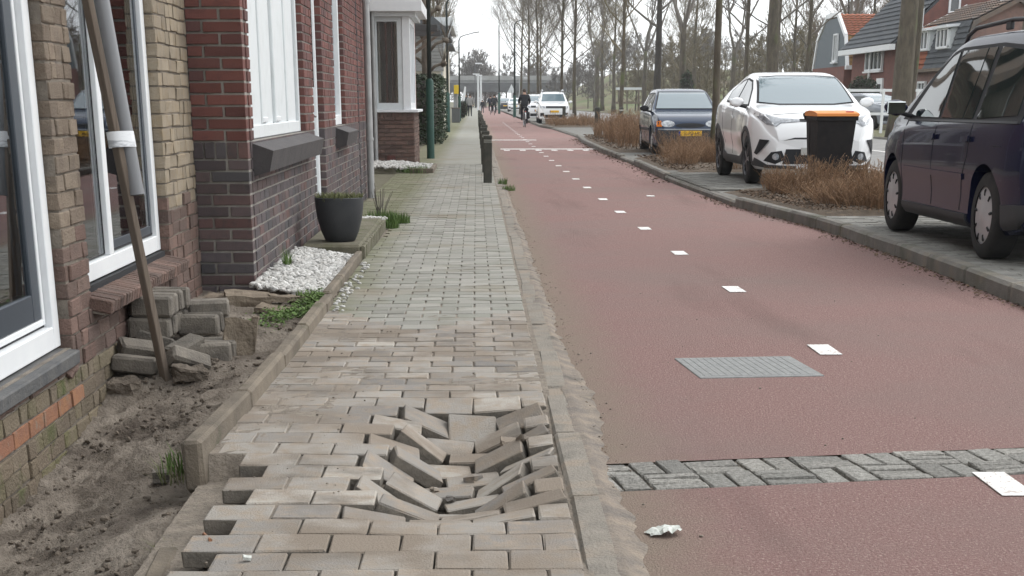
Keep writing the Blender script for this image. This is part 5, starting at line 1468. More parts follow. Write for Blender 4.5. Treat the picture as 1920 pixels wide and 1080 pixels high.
def tree_meshes(seed, H, r0, clear, limbs, kids, mx=3, up=1.0, spread=.9, fork=False, lean=.015, thin=1.0, low=None):
    q = random.Random(seed); tr = MB(); cr = MB()
    n = 12; pts = []; rad = []
    ox = oy = 0
    top = H * (.88 if not fork else .42)
    for i in range(n + 1):
        t = i / n; z = -.15 + t * top
        ox += q.gauss(0, lean) * H / 8; oy += q.gauss(0, lean) * H / 8
        pts.append(Vector((ox, oy, z)))
        fl = 1 + .45 * math.exp(-max(0, z) / .22)
        rad.append(max(.012, r0 * fl * (1 - .80 * t ** 1.1 if not fork else 1 - .35 * t)))
    tr.tube(pts, rad, 10, 0)
    def on(z):
        t = max(0, min(.999, (z + .15) / top)) * n; i = int(t); return pts[i].lerp(pts[i + 1], t - i), rad[i]
    if fork:
        for k in range(fork):
            a = 2 * math.pi * k / fork + q.uniform(-.4, .4); p, r = on(top * q.uniform(.86, .99))
            limb(cr, q, p, Vector((math.cos(a) * .55, math.sin(a) * .55, 1)), (H - top) * q.uniform(.8, 1.05), r * .62, 0, mx, up, kids, 0, thin)
    for k in range(limbs):
        z = clear + (top - clear) * (k + q.random()) / limbs
        p, r = on(z); a = k * 2.4 + q.uniform(-.5, .5); t = (z - clear) / max(.1, top - clear)
        L = H * .30 * (1.1 - .72 * t) * q.uniform(.7, 1.2)
        limb(cr, q, p, Vector((math.cos(a) * spread, math.sin(a) * spread, .55 + .5 * t)), L, max(.012, r * q.uniform(.32, .5)), 0, mx, up, kids, 0, thin)
    return tr, cr
def proto(seed, tm, cm, *a, **k):
    t, c_ = tree_meshes(seed, *a, **k)
    return (t.mesh('trunk', M[tm], True), c_.mesh('crown', M[cm], True), (t, c_))
P = {}
P['slim'] = proto(1, 'bark', 'twig_olive', 11, .088, 2.7, 26, (6, 5, 3), thin=1.3)
P['slim2'] = proto(2, 'bark', 'twig_grey', 13, .105, 2.8, 28, (6, 5, 3), up=1.2, thin=1.3)
P['big'] = proto(3, 'bark', 'twig_grey', 17, .36, 6.5, 16, (6, 5, 3), spread=1.0, lean=.008)
P['bigdark'] = proto(4, 'bark_dark', 'twig_grey', 18, .34, 6.0, 15, (6, 5, 3), spread=1.0, lean=.006)
P['fork'] = proto(5, 'bark', 'twig_grey', 14, .28, 9, 0, (7, 6, 5), fork=4, up=1.1, thin=1.6)
P['olive'] = proto(6, 'bark', 'twig_olive', 11, .22, 3.0, 14, (7, 6, 4), up=.9, thin=2.0, spread=1.0)
P['olive2'] = proto(7, 'bark', 'twig_olive', 13, .20, 3.4, 16, (7, 5, 4), up=1.3, thin=2.0)
P['brown'] = proto(8, 'bark_dark', 'twig_purple', 11, .16, 2.0, 18, (7, 5, 4), up=1.2, thin=2.2)
def tree(kind, x, y, s, rz, label, z=.05, group='bare trees along the road', sz=None):
    tm, cm, _ = P[kind]
    e = empty('bare_tree', (x, y, z), R(rz)); e.scale = (s, s, sz or s); tag(e, label, 'tree', group)
    link(bpy.data.objects.new('trunk', tm), e); link(bpy.data.objects.new('crown', cm), e)
tree('slim', 4.92, 33.0, .92, 20, 'thin bare tree rising in the bed before the blue hatchback', .1, sz=1.35)
tree('slim', 6.5, 71.7, 1.15, 140, 'thin straight tree beside the short dark post in the third bed', .1)
tree('slim2', 4.95, 95, 1.0, 60, 'slender tree in front of the far white off-roader', .1)
tree('slim2', 5.75, 93, 1.05, 200, 'slender tree with a pale stone at its foot right of the off-roader', .1)
tree('slim', 3.95, 121, 1.25, 10, 'tall thin tree rising above the cyclist', .1)
tree('slim2', 4.5, 117, 1.1, 290, 'thin tree rising behind the white estate car', .1)
tree('slim2', 4.2, 152, 1.2, 100, 'far slender tree left of the cyclist', .1)
tree('slim', 5.6, 140, 1.2, 310, 'far slender tree behind the off-roader roof', .1)
tree('big', 14.1, 53, 1.0, 0, 'thick mossy trunk beyond the road left of the navy car')
tree('slim2', 15.1, 56, 1.55, 40, 'thinner trunk standing close beside the thick mossy one')
tree('slim2', 14.4, 70.5, 1.05, 77, 'thin dark trunk above the roof of the white crossover')
tree('big', 14.4, 78.5, .98, 120, 'broad grey trunk behind the white crossover, left of the thin dark one')
tree('slim2', 14.9, 79.5, 1.5, 190, 'second trunk leaning beside the broad grey trunk')
tree('slim2', 14.5, 86, 1.3, 230, 'slim trunk standing left of the broad grey one')
tree('bigdark', 14.5, 129, 1.0, 50, 'straight black trunk rising behind the blue hatchback')
tree('fork', 15.0, 118, 1.1, 15, 'forked tree with spreading arms right of the straight black trunk')
tree('big', 14.2, 41.5, .8, 300, 'trunk above the roof of the navy car at the picture edge')
for k, (kd, x, y, s, rz, lab) in enumerate((
    ('fork', 14.6, 196, 1.1, 30, 'leaning park tree beyond the bend of the road'), ('olive', 16.0, 205, 1.3, 90, 'olive crowned park tree behind the short dark post'),
    ('olive2', 15.2, 178, 1.15, 200, 'upright park tree left of the thin straight tree'), ('fork', 19.5, 185, 1.15, 250, 'broad forked park tree behind the thin straight tree'),
    ('olive', 20.5, 160, 1.1, 10, 'bushy park tree near the playground'), ('olive2', 23, 170, 1.25, 120, 'tall park tree left of the straight black trunk'),
    ('fork', 24, 150, 1.0, 200, 'pale forked park tree behind the blue hatchback'), ('olive2', 26, 132, 1.0, 40, 'park tree between the forked tree and the thin tree'),
    ('brown', 27, 118, 1.1, 15, 'reddish brown tree behind the thin tree and hatchback'), ('brown', 30, 122, 1.2, 80, 'reddish brown tree left of the broad grey trunk'),
    ('olive2', 27, 95, .95, 60, 'tall bare tree behind the broad grey trunk'), ('fork', 24, 104, 1.0, 170, 'bare tree beside the orange roofed house'),
    ('olive', 29, 108, 1.1, 20, 'bushy bare tree behind the white crossover roof'))):
    tree(kd, x, y, s, rz, lab, .06, 'park trees beyond the road')
for k, (kd, x, y, s, rz, lab) in enumerate((
    ('olive', -3.3, 118, .95, 0, 'bare tree behind the yellow sign on the footpath side'), ('olive2', -3.6, 140, 1.0, 70, 'bare tree beyond the pale gabled house'),
    ('fork', -5.0, 165, .9, 150, 'far bare tree above the walking pedestrians'), ('olive', -4.5, 190, 1.1, 210, 'farthest bare tree on the footpath side before the viaduct'))):
    tree(kd, x, y, s, rz, lab, .03, 'bare trees on the footpath side')
# the wood behind everything: one mass each
import numpy as np
def far_tree(seed, H, clear, n0, n1, n2, n3, wd):
    """cheap bare tree for the far woods: tapered stem and limbs, slender twig faces"""
    q = random.Random(seed); tr = MB(); cr = MB()
    top = Vector((q.gauss(0, .3), q.gauss(0, .3), H * .85))
    tr.tube([(0, 0, -.2), top * .5 + Vector((q.gauss(0, .15), 0, 0)), top], [.17, .12, .03], 5, caps=False)
    def tw(p, d, L, w):
        s = d.cross(Vector((q.gauss(0, 1), q.gauss(0, 1), q.gauss(0, 1)))).normalized() * w
        cr.add([p - s, p + s, p + d * L], [(0, 1, 2)])
    def rd(b, k):
        v = Vector((q.gauss(0, 1), q.gauss(0, 1), q.gauss(0, 1))).normalized(); return (b + v * k + Vector((0, 0, .18))).normalized()
    for i in range(n0):
        t = (i + q.random()) / n0; z = clear + (H * .84 - clear) * t; p = top * (z / top.z); a = i * 2.4 + q.uniform(-.5, .5)
        d = Vector((math.cos(a), math.sin(a), q.uniform(.4, 1.1) + .5 * t)).normalized(); L = H * .30 * (1.05 - .6 * t) * q.uniform(.7, 1.2)
        m = p + d * L * .5; d2 = rd(d, .35); e = m + d2 * L * .5
        cr.tube([p, m, e], [.055, .035, .012], 3, caps=False)
        for j in range(n1):
            u = q.uniform(.2, 1); pp = p.lerp(m, u * 2) if u < .5 else m.lerp(e, u * 2 - 1); dd = rd(d, .85); L2 = L * q.uniform(.35, .6)
            tw(pp, dd, L2, wd * 1.5)
            for k in range(n2):
                p3 = pp + dd * L2 * q.uniform(.15, .9); d3 = rd(dd, .8); L3 = L2 * q.uniform(.4, .7); tw(p3, d3, L3, wd)
                for l in range(n3): tw(p3 + d3 * L3 * q.uniform(.1, .9), rd(d3, .8), L3 * q.uniform(.4, .8), wd * .75)
    return tr, cr
def tri_arrays(mb):
    v = np.array(mb.v, dtype=np.float32); t = []
    for f in mb.f:
        for i in range(1, len(f) - 1): t.append((f[0], f[i], f[i + 1]))
    return v, np.array(t, dtype=np.int32)
def wood(name, label, pts, seed, mats, H=12, clear=1.6, shape=(16, 6, 5, 4), wd=.028):
    q = random.Random(seed); protos = [[tri_arrays(m) for m in far_tree(seed * 10 + i, H, clear, *shape, wd)] for i in range(3)]
    V, T, MI = [], [], []; base = 0
    for (x, y, z, s) in pts:
        a = q.uniform(0, 6.28); ca, sa = math.cos(a), math.sin(a)
        rm = np.array([[ca, sa, 0], [-sa, ca, 0], [0, 0, 1]], dtype=np.float32) * s
        for mi, (v, t) in enumerate(protos[q.randrange(3)]):
            V.append(v @ rm + np.array([x, y, z], dtype=np.float32)); T.append(t + base); MI.append(np.full(len(t), mi, dtype=np.int32)); base += len(v)
    V = np.concatenate(V); T = np.concatenate(T); MI = np.concatenate(MI)
    me = bpy.data.meshes.new(name); me.vertices.add(len(V)); me.vertices.foreach_set('co', V.ravel())
    me.loops.add(T.size); me.loops.foreach_set('vertex_index', T.ravel())
    me.polygons.add(len(T)); me.polygons.foreach_set('loop_start', np.arange(0, T.size, 3, dtype=np.int32))
    for m in mats: me.materials.append(M[m])
    me.polygons.foreach_set('material_index', MI); me.update(calc_edges=True)
    o = link(bpy.data.objects.new(name, me)); tag(o, label, 'wood', kind='stuff')
q = random.Random(77)
def bank_h(x, y): return -.1 + 6.2 * sstep(222, 268, y) * sstep(12, 26, x)
pa = [(x, y, bank_h(x, y) - .1, q.uniform(.42, .66)) for x, y in [(q.uniform(13, 70), q.uniform(232, 300)) for _ in range(95)]] + [(q.uniform(-60, 16), q.uniform(338, 362), 0, q.uniform(.75, 1.05)) for _ in range(60)] + [(q.uniform(-42, -6), q.uniform(200, 310), .0, q.uniform(.8, 1.2)) for _ in range(24)]
wood('far_wood', 'hazy grey bare wood behind the viaduct and along its bank', pa, 3, ('bark', 'twig_grey'), wd=.06)
pb_ = [(q.uniform(20, 80), q.uniform(150, 228), .05, q.uniform(.55, .85)) for _ in range(90)]
wood('park_wood', 'olive brown bare wood beyond the park trees', pb_, 4, ('bark', 'twig_olive'), clear=.9, wd=.05)
pc_ = [(q.uniform(30, 84), q.uniform(116, 150), .05, q.uniform(.48, .74)) for _ in range(80)]
wood('brown_wood', 'reddish brown thicket behind the blue hatchback and white crossover', pc_, 5, ('bark_dark', 'twig_purple'), clear=.3, wd=.042)
pd_ = [(q.uniform(-60, 40), q.uniform(345, 375), 0, q.uniform(.45, .7)) for _ in range(70)] + [(q.uniform(-34, -4.5), q.uniform(190, 315), 0, q.uniform(.3, .5)) for _ in range(40)]
wood('undergrowth', 'low brown leafless thicket at the foot of the far woods', pd_, 6, ('bark_dark', 'twig_purple'), clear=.2, wd=.05, shape=(18, 7, 5, 3))

# pollarded tree by the footpath
pt = empty('pollard_tree', (-1.52, 49, .02)); tag(pt, 'knobbly pollarded tree rising out of the dark hedge', 'tree')
tr = MB(); tr.tube([(0, 0, -.1), (.02, 0, 1.2), (-.03, 0, 2.4), (.0, 0, 3.4), (.03, 0, 4.4)], [.13, .11, .10, .085, .07], 9)
tr.build('trunk', M['bark_pale'], pt, True)
cr = MB(); q = random.Random(4)
for (a, z, L, hgt) in ((0, 1.95, .55, .35), (0, 2.5, .62, .45), (0, 3.3, .40, .55), (180, 2.2, .45, .3), (180, 2.9, .45, .4), (90, 2.7, .5, .5), (0, 3.9, .30, .7), (270, 3.3, .5, .4), (180, 3.8, .4, .6)):
    ca, sa = math.cos(R(a)), math.sin(R(a)); e = Vector((L * ca, L * sa, z + hgt))
    cr.tube([(0, 0, z), (L * .5 * ca, L * .5 * sa, z + hgt * .75), e], [.055, .045, .05], 7)
    cr.blob(e, .095, z, .6, 2)
    for k in range(16):
        b = q.uniform(0, 6.28); l = q.uniform(.3, .75)
        cr.tube([e, e + Vector((math.cos(b) * .25 * l, math.sin(b) * .25 * l, l * .6)), e + Vector((math.cos(b) * .4 * l, math.sin(b) * .4 * l, l))], [.012, .008, .004], 3, caps=False)
cr.build('crown', M['bark_pale'], pt, True)

# hedges and bushes
def leafy(name, label, cat, loc, boxes, n, size, m, seed, core=None):
    e = empty(name, loc); tag(e, label, cat); q = random.Random(seed); mb = MB(); cb = MB()
    for (c, r, kind) in boxes:
        c = Vector(c); r = Vector(r)
        cb.blob(c, r * .86, seed, .25, 3)
        for k in range(n // len(boxes)):
            if kind == 'ball':
                v = Vector((q.gauss(0, 1), q.gauss(0, 1), q.gauss(0, 1))).normalized() * q.uniform(.80, 1.05)
            else:
                v = Vector((q.uniform(-1, 1), q.uniform(-1, 1), q.uniform(-1, 1))); i = q.randrange(3); v[i] = math.copysign(q.uniform(.82, 1.04), v[i])
            p = c + Vector((v.x * r.x, v.y * r.y, v.z * r.z)); s = size * q.uniform(.6, 1.3)
            rot = RZ(q.uniform(0, 6.28)) @ RX(q.uniform(-1, 1)) @ RY(q.uniform(-1, 1))
            mb.add([rot @ Vector(t) * s + p for t in ((-1, 0, 0), (0, -.5, .1), (1, 0, 0), (0, .5, .1))], [(0, 1, 2, 3)])
    mb.build('leaves', M[m], e); cb.build('branches', M['bark_dark'], e)
leafy('garden_hedge', 'tall dark evergreen hedge behind the green lamp post base', 'hedge', (-1.65, 52, 0), [((0, 0, 1.0), (.62, 5.5, .95), 'box'), ((.05, -3.5, 1.1), (.55, 2.2, .85), 'box')], 9000, .05, 'leaf_dark', 1)
leafy('topiary_bush', 'round clipped dark bush before the far brick house', 'bush', (18.9, 78.5, .05), [((0, 0, 1.15), (.85, .85, 1.2), 'ball')], 3500, .06, 'leaf_dark', 2)
leafy('tub_shrub', 'small round shrub at the footpath edge near the pedestrians', 'shrub', (-1.05, 118, .03), [((0, 0, .65), (.42, .42, .6), 'ball')], 900, .06, 'leaf_dark', 3)
leafy('ivy_bush', 'dark ivy clump around the forked tree', 'bush', (15.3, 117, .05), [((0, 0, 1.6), (.55, .55, 1.7), 'ball'), ((.8, .5, .8), (.9, .8, .9), 'ball')], 2600, .08, 'leaf_dark', 4)
leafy('evergreen_bush', 'low dark evergreen bushes behind the blue hatchback', 'bush', (19.5, 112, .05), [((0, 0, .8), (2.6, 1.6, .95), 'ball'), ((3.5, 1, .7), (2.2, 1.5, .85), 'ball')], 3200, .09, 'leaf_dark', 5)

# ============================================================ STREET FURNITURE
bo = empty('bollard', (0, 0, 0)); tag(bo, '', 'bollard', 'dark bollards along the footpath edge')
MB().box((0, 0, .275), (.132, .132, .65), None, 0, .010).box((0, 0, .622), (.118, .118, .05)).box((0, 0, .672), (.134, .134, .066), None, 0, .012).build('post', M['bollard'], bo)
for z in (.606, .634): MB().box((0, 0, z), (.122, .122, .009)).build('band', M['bollard_band'], bo)
ORD = 'nearest second third fourth fifth sixth seventh eighth ninth tenth eleventh twelfth thirteenth fourteenth fifteenth sixteenth seventeenth eighteenth nineteenth twentieth'.split()
for k in range(20):
    o = bo if k == 0 else copy_tree(bo)
    o.location = (.165 + U(-.01, .01), 24.7 + k * 3.7, .03); o.rotation_euler = (R(U(-1, 1)), R(U(-1.2, 1.2)), 0)
    o['label'] = 'dark ringed bollard at the footpath edge, %s in the row%s' % (ORD[k], '' if k == 0 else ' from the camera')
def lamp(x, y, H, arm, label, base=None, top=True, r=.055, m='lamp_dark'):
    e = empty('street_lamp', (x, y, .02)); tag(e, label, 'lamp post', 'street lamps')
    if base: MB().lathe([(base[0] * 1.05, 0), (base[0], .05), (base[0], base[1]), (r, base[1] + .06)], 16).build('base_sleeve', M['lamp_green'], e, 40)
    z0 = base[1] if base else 0
    if not top:
        MB().tube([(0, 0, z0), (0, 0, H)], [r, r * .8], 12).build('pole', M[m], e, True); return e
    MB().tube([(0, 0, z0), (0, 0, H - .35), (arm * .10, 0, H - .12), (arm * .35, 0, H - .02), (arm, 0, H + .12)], [r, r * .75, r * .6, r * .5, r * .45], 10).build('pole', M[m], e, True)
    MB().box((arm * 1.22, 0, H + .16), (abs(arm) * .5, .16, .07), RY(-.14 * (1 if arm > 0 else -1)), 0, .02).build('lamp_head', M['lamp_grey'], e)
    return e
lamp(-1.02, 35.4, 7.5, 1, 'dark lamp post with thick green lower sleeve in front of the hedge', (.085, 1.62), False, .05)
lamp(-1.17, 66, 5.25, 1.0, 'curved lamp post leaning its arm over the footpath beyond the porch house', (.09, 1.5))
lamp(-1.08, 104, 5.2, .9, 'smaller curved lamp post farther along the footpath', (.09, 1.5))
lamp(3.05, 128, 7.2, 1.1, 'tall dark lamp post on the far side of the cycle path left of the cyclist', (.12, 1.6), r=.08)
lamp(2.35, 165, 8.5, 1, 'farthest dark pole between the two groups of cyclists', (.12, 2), False, .07)
for k, (x, y, lab) in enumerate(((.25, 215, 'left one of two white lamp posts before the viaduct'), (.65, 225, 'right one of two white lamp posts before the viaduct'))):
    e = empty('street_lamp', (x, y, 0)); tag(e, lab, 'lamp post', 'white lamps before the viaduct')
    MB().tube([(0, 0, 0), (0, 0, 4.6)], [.16, .11], 8).build('pole', M['white_old'], e); MB().box((-.25, 0, 4.65), (.9, .25, .14)).build('lamp_head', M['white_frame'], e)
e = empty('street_lamp', (6.2, 230, 0)); tag(e, 'double armed grey lamp post above the parked white cars', 'lamp post')
MB().tube([(0, 0, 0), (0, 0, 4.4)], .09, 8).build('pole', M['lamp_grey'], e); MB().box((0, 0, 4.45), (2.0, .12, .12)).build('cross_arm', M['lamp_grey'], e)
for sx in (-1, 1): MB().box((sx * .85, 0, 4.38), (.5, .2, .1)).build('lamp_head', M['white_old'], e)
e = empty('street_lamp', (-.2, 300, 0)); tag(e, 'pale lamp head hanging high above the viaduct road', 'lamp post')
MB().tube([(0, 0, 0), (0, 0, 7.6), (.3, 0, 7.8)], .08, 8).build('pole', M['concrete_dark'], e); MB().box((.7, 0, 7.85), (1.3, .3, .22)).build('lamp_head', M['white_frame'], e)
e = empty('warning_sign', (4.7, 215, 0)); tag(e, 'triangular traffic sign on a post before the viaduct', 'traffic sign')
MB().tube([(0, 0, 0), (0, 0, 2.6)], .05, 8).build('post', M['lamp_grey'], e)
MB().prism([(-.55, 2.3), (.55, 2.3), (0, 3.4)], 'Y', -.03, .03).build('triangle', M['white_old'], e)
for k, (x, y, h, lab) in enumerate(((4.15, 55, .95, 'short square dark post standing in the third bed'), (6.38, 70.5, .9, 'dark ringed post beside the thin straight tree'), (4.7, 86, .9, 'dark post between the cyclist and the off-roader'))):
    e = empty('marker_post', (x, y, .09)); tag(e, lab, 'post')
    MB().box((0, 0, h / 2), (.17, .17, h), None, 0, .02).build('post', M['bollard'], e); MB().box((0, 0, h * .86), (.175, .175, .05)).build('band', M['bollard_band'] if k == 1 else M['bollard'], e)
e = empty('sign_post', (-1.23, 58, .03)); tag(e, 'thin grey sign post with a small white plate by the garden gate', 'sign')
MB().tube([(0, 0, 0), (0, 0, 2.2)], .03, 8).build('post', M['lamp_grey'], e); MB().box((-.02, -.04, 1.55), (.14, .02, .34), None, 0, .004).build('plate', M['white_frame'], e)
e = empty('yellow_sign', (-1.28, 108, .03)); tag(e, 'small yellow sign on a grey post beside the far footpath', 'sign')
MB().tube([(0, 0, 0), (0, 0, 2.3)], .04, 8).build('post', M['lamp_grey'], e); MB().box((0, -.05, 1.95), (.42, .03, .55), None, 0, .01).build('board', M['sign_yellow'], e)
e = empty('feather_flag', (-1.2, 128, .03)); tag(e, 'slim white feather flag standing behind the pedestrians', 'flag')
MB().prism([(-.12, .1), (.10, .1), (.36, 1.7), (.40, 2.3), (.28, 2.3), (.12, 1.6)], 'Y', -.02, .02).build('sail', M['white_frame'], e); MB().tube([(-.12, 0, 0), (.30, 0, 2.35)], .015, 6).build('pole', M['lamp_grey'], e)
e = empty('electrical_cabinet', (-1.22, 96, .03)); tag(e, 'low brown grey cabinet at the edge of the far footpath', 'cabinet')
MB().box((0, 0, .40), (.48, .9, .80), None, 0, .02).build('body', M['concrete_dark'], e); MB().box((0, 0, .82), (.54, .96, .05), None, 0, .01).build('lid', M['wood_grey'], e)
e = empty('garden_gate', (-1.38, 57, .03)); tag(e, 'black iron fence panel in front of the hedge', 'fence')
for k in range(14): MB().box((0, k * .55, .45), (.03, .03, .9)).build('bar', M['black_iron'], e)
for z in (.15, .85): MB().box((0, 3.6, z), (.035, 7.4, .04)).build('rail', M['black_iron'], e)
MB().box((0, -.3, .5), (.07, .07, 1.05)).build('post', M['black_iron'], e)
# pale stone at a tree foot
o = stone('pale_boulder', 'pale rounded stone at the foot of the slender tree', (5.35, 92.5, .30), (.5, .4, .55), (0, 0, 10), 21, 'pebble', 'stone', .06)

# wheelie bin
b = empty('wheelie_bin', (4.60, 20.7, .105), R(2)); b.scale = (.90, .9, .96); tag(b, 'black wheelie bin with an orange lid standing in front of the white crossover', 'bin')
bm_ = MB(); wv_ = []
def ringb(w, d, z): return [(-w / 2, -d / 2, z), (w / 2, -d / 2, z), (w / 2, d / 2, z), (-w / 2, d / 2, z)]
lv = [ringb(.44, .50, .03), ringb(.50, .58, .50), ringb(.555, .68, .93), ringb(.60, .73, .93), ringb(.60, .73, .985), ringb(.56, .69, .985)]
vs = [p for l in lv for p in l]; fs = [(0, 3, 2, 1)]
for i in range(len(lv) - 1):
    for k in range(4): fs.append((i * 4 + k, i * 4 + (k + 1) % 4, i * 4 + 4 + (k + 1) % 4, i * 4 + 4 + k))
fs.append((20, 21, 22, 23))
bm_.add(vs, fs).build('body', M['plastic_black'], b)
lid = MB(); sec = [(-.39, .985), (-.385, 1.02), (-.2, 1.045), (.1, 1.055), (.33, 1.04), (.37, .985)]
lid.prism([(y, z) for y, z in sec], 'X', -.305, .305).build('lid', M['plastic_orange'], b)
lp = [o for o in b.children if o.name.startswith('lid')][0]
MB().box((.19, -.28, 1.043), (.11, .03, .012), RX(.1)).build('lid_label', M['lens_red'], lp)
MB().tube([(-.30, .38, 1.0), (.30, .38, 1.0)], .022, 8).build('handle', M['plastic_black'], b)
for sx in (-1, 1): MB().tube([(sx * .29, .30, .96), (sx * .29, .40, 1.0)], .03, 8).build('hinge', M['plastic_black'], b)
for sx in (-1, 1):
    MB().lathe([(0, -.03), (.10, -.03), (.10, .03), (0, .03)], 20, (sx * .25, .27, .10), 'X').build('wheel', M['tyre'], b, 40)
for sx in (-1, 1): MB().box((sx * .285, 0, .5), (.012, .03, .8), RY(sx * .06)).build('rib', M['plastic_black'], b)

# white railing and wooden post by the far houses
e = empty('white_railing', (16.4, 62, .05)); tag(e, 'white metal railing by the canal in front of the brick houses', 'railing')
for k in range(4): MB().box((-2 + k * 1.35, 0, .82), (.09, .09, 1.64)).build('post', M['white_frame'], e)
for z in (.72, 1.58): MB().box((0, 0, z), (4.6, .06, .10)).build('rail', M['white_frame'], e)
e = empty('wooden_post', (18.1, 72.5, .05)); tag(e, 'short weathered wooden post before the brick houses', 'post')
MB().box((0, 0, .45), (.26, .26, .9), None, 0, .04).build('post', M['wood_grey'], e); MB().box((0, 0, .92), (.28, .28, .06), None, 0, .02).build('cap', M['wood_grey'], e)
pg = empty('play_frame', (19.5, 205, .05)); tag(pg, 'small wooden play frame with pale boards in the park', 'play frame')
for sx in (-1.2, 1.2): MB().box((sx, 0, 1.5), (.2, .2, 3)).build('post', M['wood_grey'], pg)
MB().box((0, 0, 2.7), (3.6, .3, .3)).build('beam', M['white_old'], pg); MB().box((0, 0, 1.0), (3.4, .8, .25)).build('platform', M['flag_stone'], pg)

# ============================================================ HOUSES ACROSS THE ROAD
def win(parent, x, y, z, w, h, face='X', bars=2, d=.12):
    e = empty('window', (0, 0, 0), 0, parent)
    t = .09
    if face == 'X':
        MB().box((x - .02, y, z), (.05, w, h)).build('pane', M['glass_room'], e)
        f = MB().box((x - .06, y - w / 2, z), (d, t, h + t)).box((x - .06, y + w / 2, z), (d, t, h + t)).box((x - .06, y, z + h / 2), (d - .01, w - t, t)).box((x - .06, y, z - h / 2), (d - .01, w - t, t))
        for k in range(1, bars): f.box((x - .055, y - w / 2 + w * k / bars, z), (d - .03, t * .8, h - t))
        f.build('frame', M['white_frame'], e); MB().box((x - .10, y, z - h / 2 - .10), (.2, w + .25, .08)).build('sill', M['white_frame'], e)
    else:
        MB().box((x, y - .02, z), (w, .05, h)).build('pane', M['glass_room'], e)
        f = MB().box((x - w / 2, y - .06, z), (t, d, h + t)).box((x + w / 2, y - .06, z), (t, d, h + t)).box((x, y - .06, z + h / 2), (w - t, d - .01, t)).box((x, y - .06, z - h / 2), (w - t, d - .01, t))
        for k in range(1, bars): f.box((x - w / 2 + w * k / bars, y - .055, z), (t * .8, d - .03, h - t))
        f.build('frame', M['white_frame'], e)
    return e
def tiles(parent, a, b, c_, d, nu, nv, m, name='roof_tile_row'):
    """rows of overlapping roof tiles on the quad a-b (eave) to d-c (ridge)"""
    a, b, c_, d = map(Vector, (a, b, c_, d)); nrm = (b - a).cross(d - a).normalized()
    if nrm.z < 0: nrm = -nrm
    for j in range(nv):
        p0, p1 = a.lerp(d, j / nv), b.lerp(c_, j / nv); q0, q1 = a.lerp(d, (j + 1.15) / nv), b.lerp(c_, (j + 1.15) / nv)
        mb = MB(); vs = []; 
        for i in range(nu * 2 + 1):
            t = i / (nu * 2); h = .055 if i % 2 else .0
            vs += [p0.lerp(p1, t) + nrm * (.10 + h), q0.lerp(q1, t) + nrm * (.03 + h)]
        mb.add(vs, [(2 * i, 2 * i + 2, 2 * i + 3, 2 * i + 1) for i in range(nu * 2)]).build(name, m, parent)
# brick house with grey roof and big gable
r1 = empty('gabled_house', (0, 0, 0)); tag(r1, 'red brick house with grey tiled roof and tall brick gable across the road', 'house')
g = MB(); g.box((24.85, 87.6, 2.2), (6.3, 11.0, 4.4)); g.prism([(21.7, 4.4), (24.85, 7.45), (28.0, 4.4)], 'Y', 82.1, 93.1)
g.build('wall', M['house_brick'], r1)
rf = MB().prism([(21.1, 3.95), (24.85, 7.62), (28.6, 3.95), (28.6, 3.80), (24.85, 7.47), (21.1, 3.80)], 'Y', 82.3, 93.6).build('roof', M['roof_grey'], r1)
tiles(rf, (21.1, 82.3, 3.95), (21.1, 93.6, 3.95), (24.85, 93.6, 7.62), (24.85, 82.3, 7.62), 34, 14, M['roof_grey'])
MB().box((21.15, 88, 3.85), (.3, 11.6, .28)).build('gutter', M['white_frame'], r1)
MB().prism([(24.7, 7.65), (24.85, 7.8), (25.0, 7.65)], 'Y', 82.3, 93.6).build('ridge', M['roof_grey'], rf)
MB().box((21.65, 93.4, 4.0), (.3, .2, .3)).build('barge_end', M['white_frame'], rf)
win(r1, 21.68, 87.7, 3.32, 3.6, .95, bars=4); win(r1, 21.68, 91.2, 1.5, 1.4, 1.3)
win(r1, 24.1, 82.1, 6.0, .5, 1.05, 'Y', 1); win(r1, 22.3, 82.1, 5.2, .45, .8, 'Y', 1)
dr_ = empty('door', (0, 0, 0), 0, r1)
MB().box((21.66, 86.2, 1.2), (.10, 1.3, 2.4)).build('frame', M['white_frame'], dr_); MB().box((21.60, 86.2, 1.55), (.04, .7, 1.1)).build('pane', M['glass_room'], dr_); MB().box((21.60, 86.2, .55), (.05, .8, .7)).build('panel', M['white_old'], dr_)
MB().tube([(21.55, 88.3, .1), (21.55, 88.3, 3.8)], .07, 8).build('downpipe', M['white_frame'], r1)
ch_ = MB().box((26.6, 84.5, 6.9), (.6, .8, 1.6), None, 0, .02).build('chimney', M['house_brick'], rf); MB().box((26.6, 84.5, 7.75), (.7, .9, .10)).build('chimney_cap', M['concrete_dark'], ch_)
# gambrel house with orange roof
r0 = empty('gambrel_house', (0, 0, 0)); tag(r0, 'small house with orange gambrel roof and grey boarded gable', 'house')
MB().box((25, 100, 1.6), (6.4, 9.0, 3.2)).build('wall', M['house_brick'], r0)
sec = [(95.5, 3.2), (96.3, 4.75), (98.6, 6.0), (101.4, 6.0), (103.7, 4.75), (104.5, 3.2)]
MB().prism([(y, z) for y, z in sec], 'X', 21.9, 28).build('gable', M['house_grey'], r0)
rf = MB().prism([(95.3, 3.15), (96.15, 4.85), (98.55, 6.15), (101.45, 6.15), (103.85, 4.85), (104.7, 3.15), (104.5, 3.1), (103.7, 4.7), (101.4, 6.0), (98.6, 6.0), (96.3, 4.7), (95.5, 3.1)], 'X', 22.0, 28.4).build('roof', M['roof_ochre'], r0)
tiles(rf, (21.98, 95.3, 3.15), (28.4, 95.3, 3.15), (28.4, 96.15, 4.85), (21.98, 96.15, 4.85), 20, 7, M['roof_ochre'])
tiles(rf, (21.98, 96.15, 4.85), (28.4, 96.15, 4.85), (28.4, 98.55, 6.15), (21.98, 98.55, 6.15), 20, 9, M['roof_orange'])
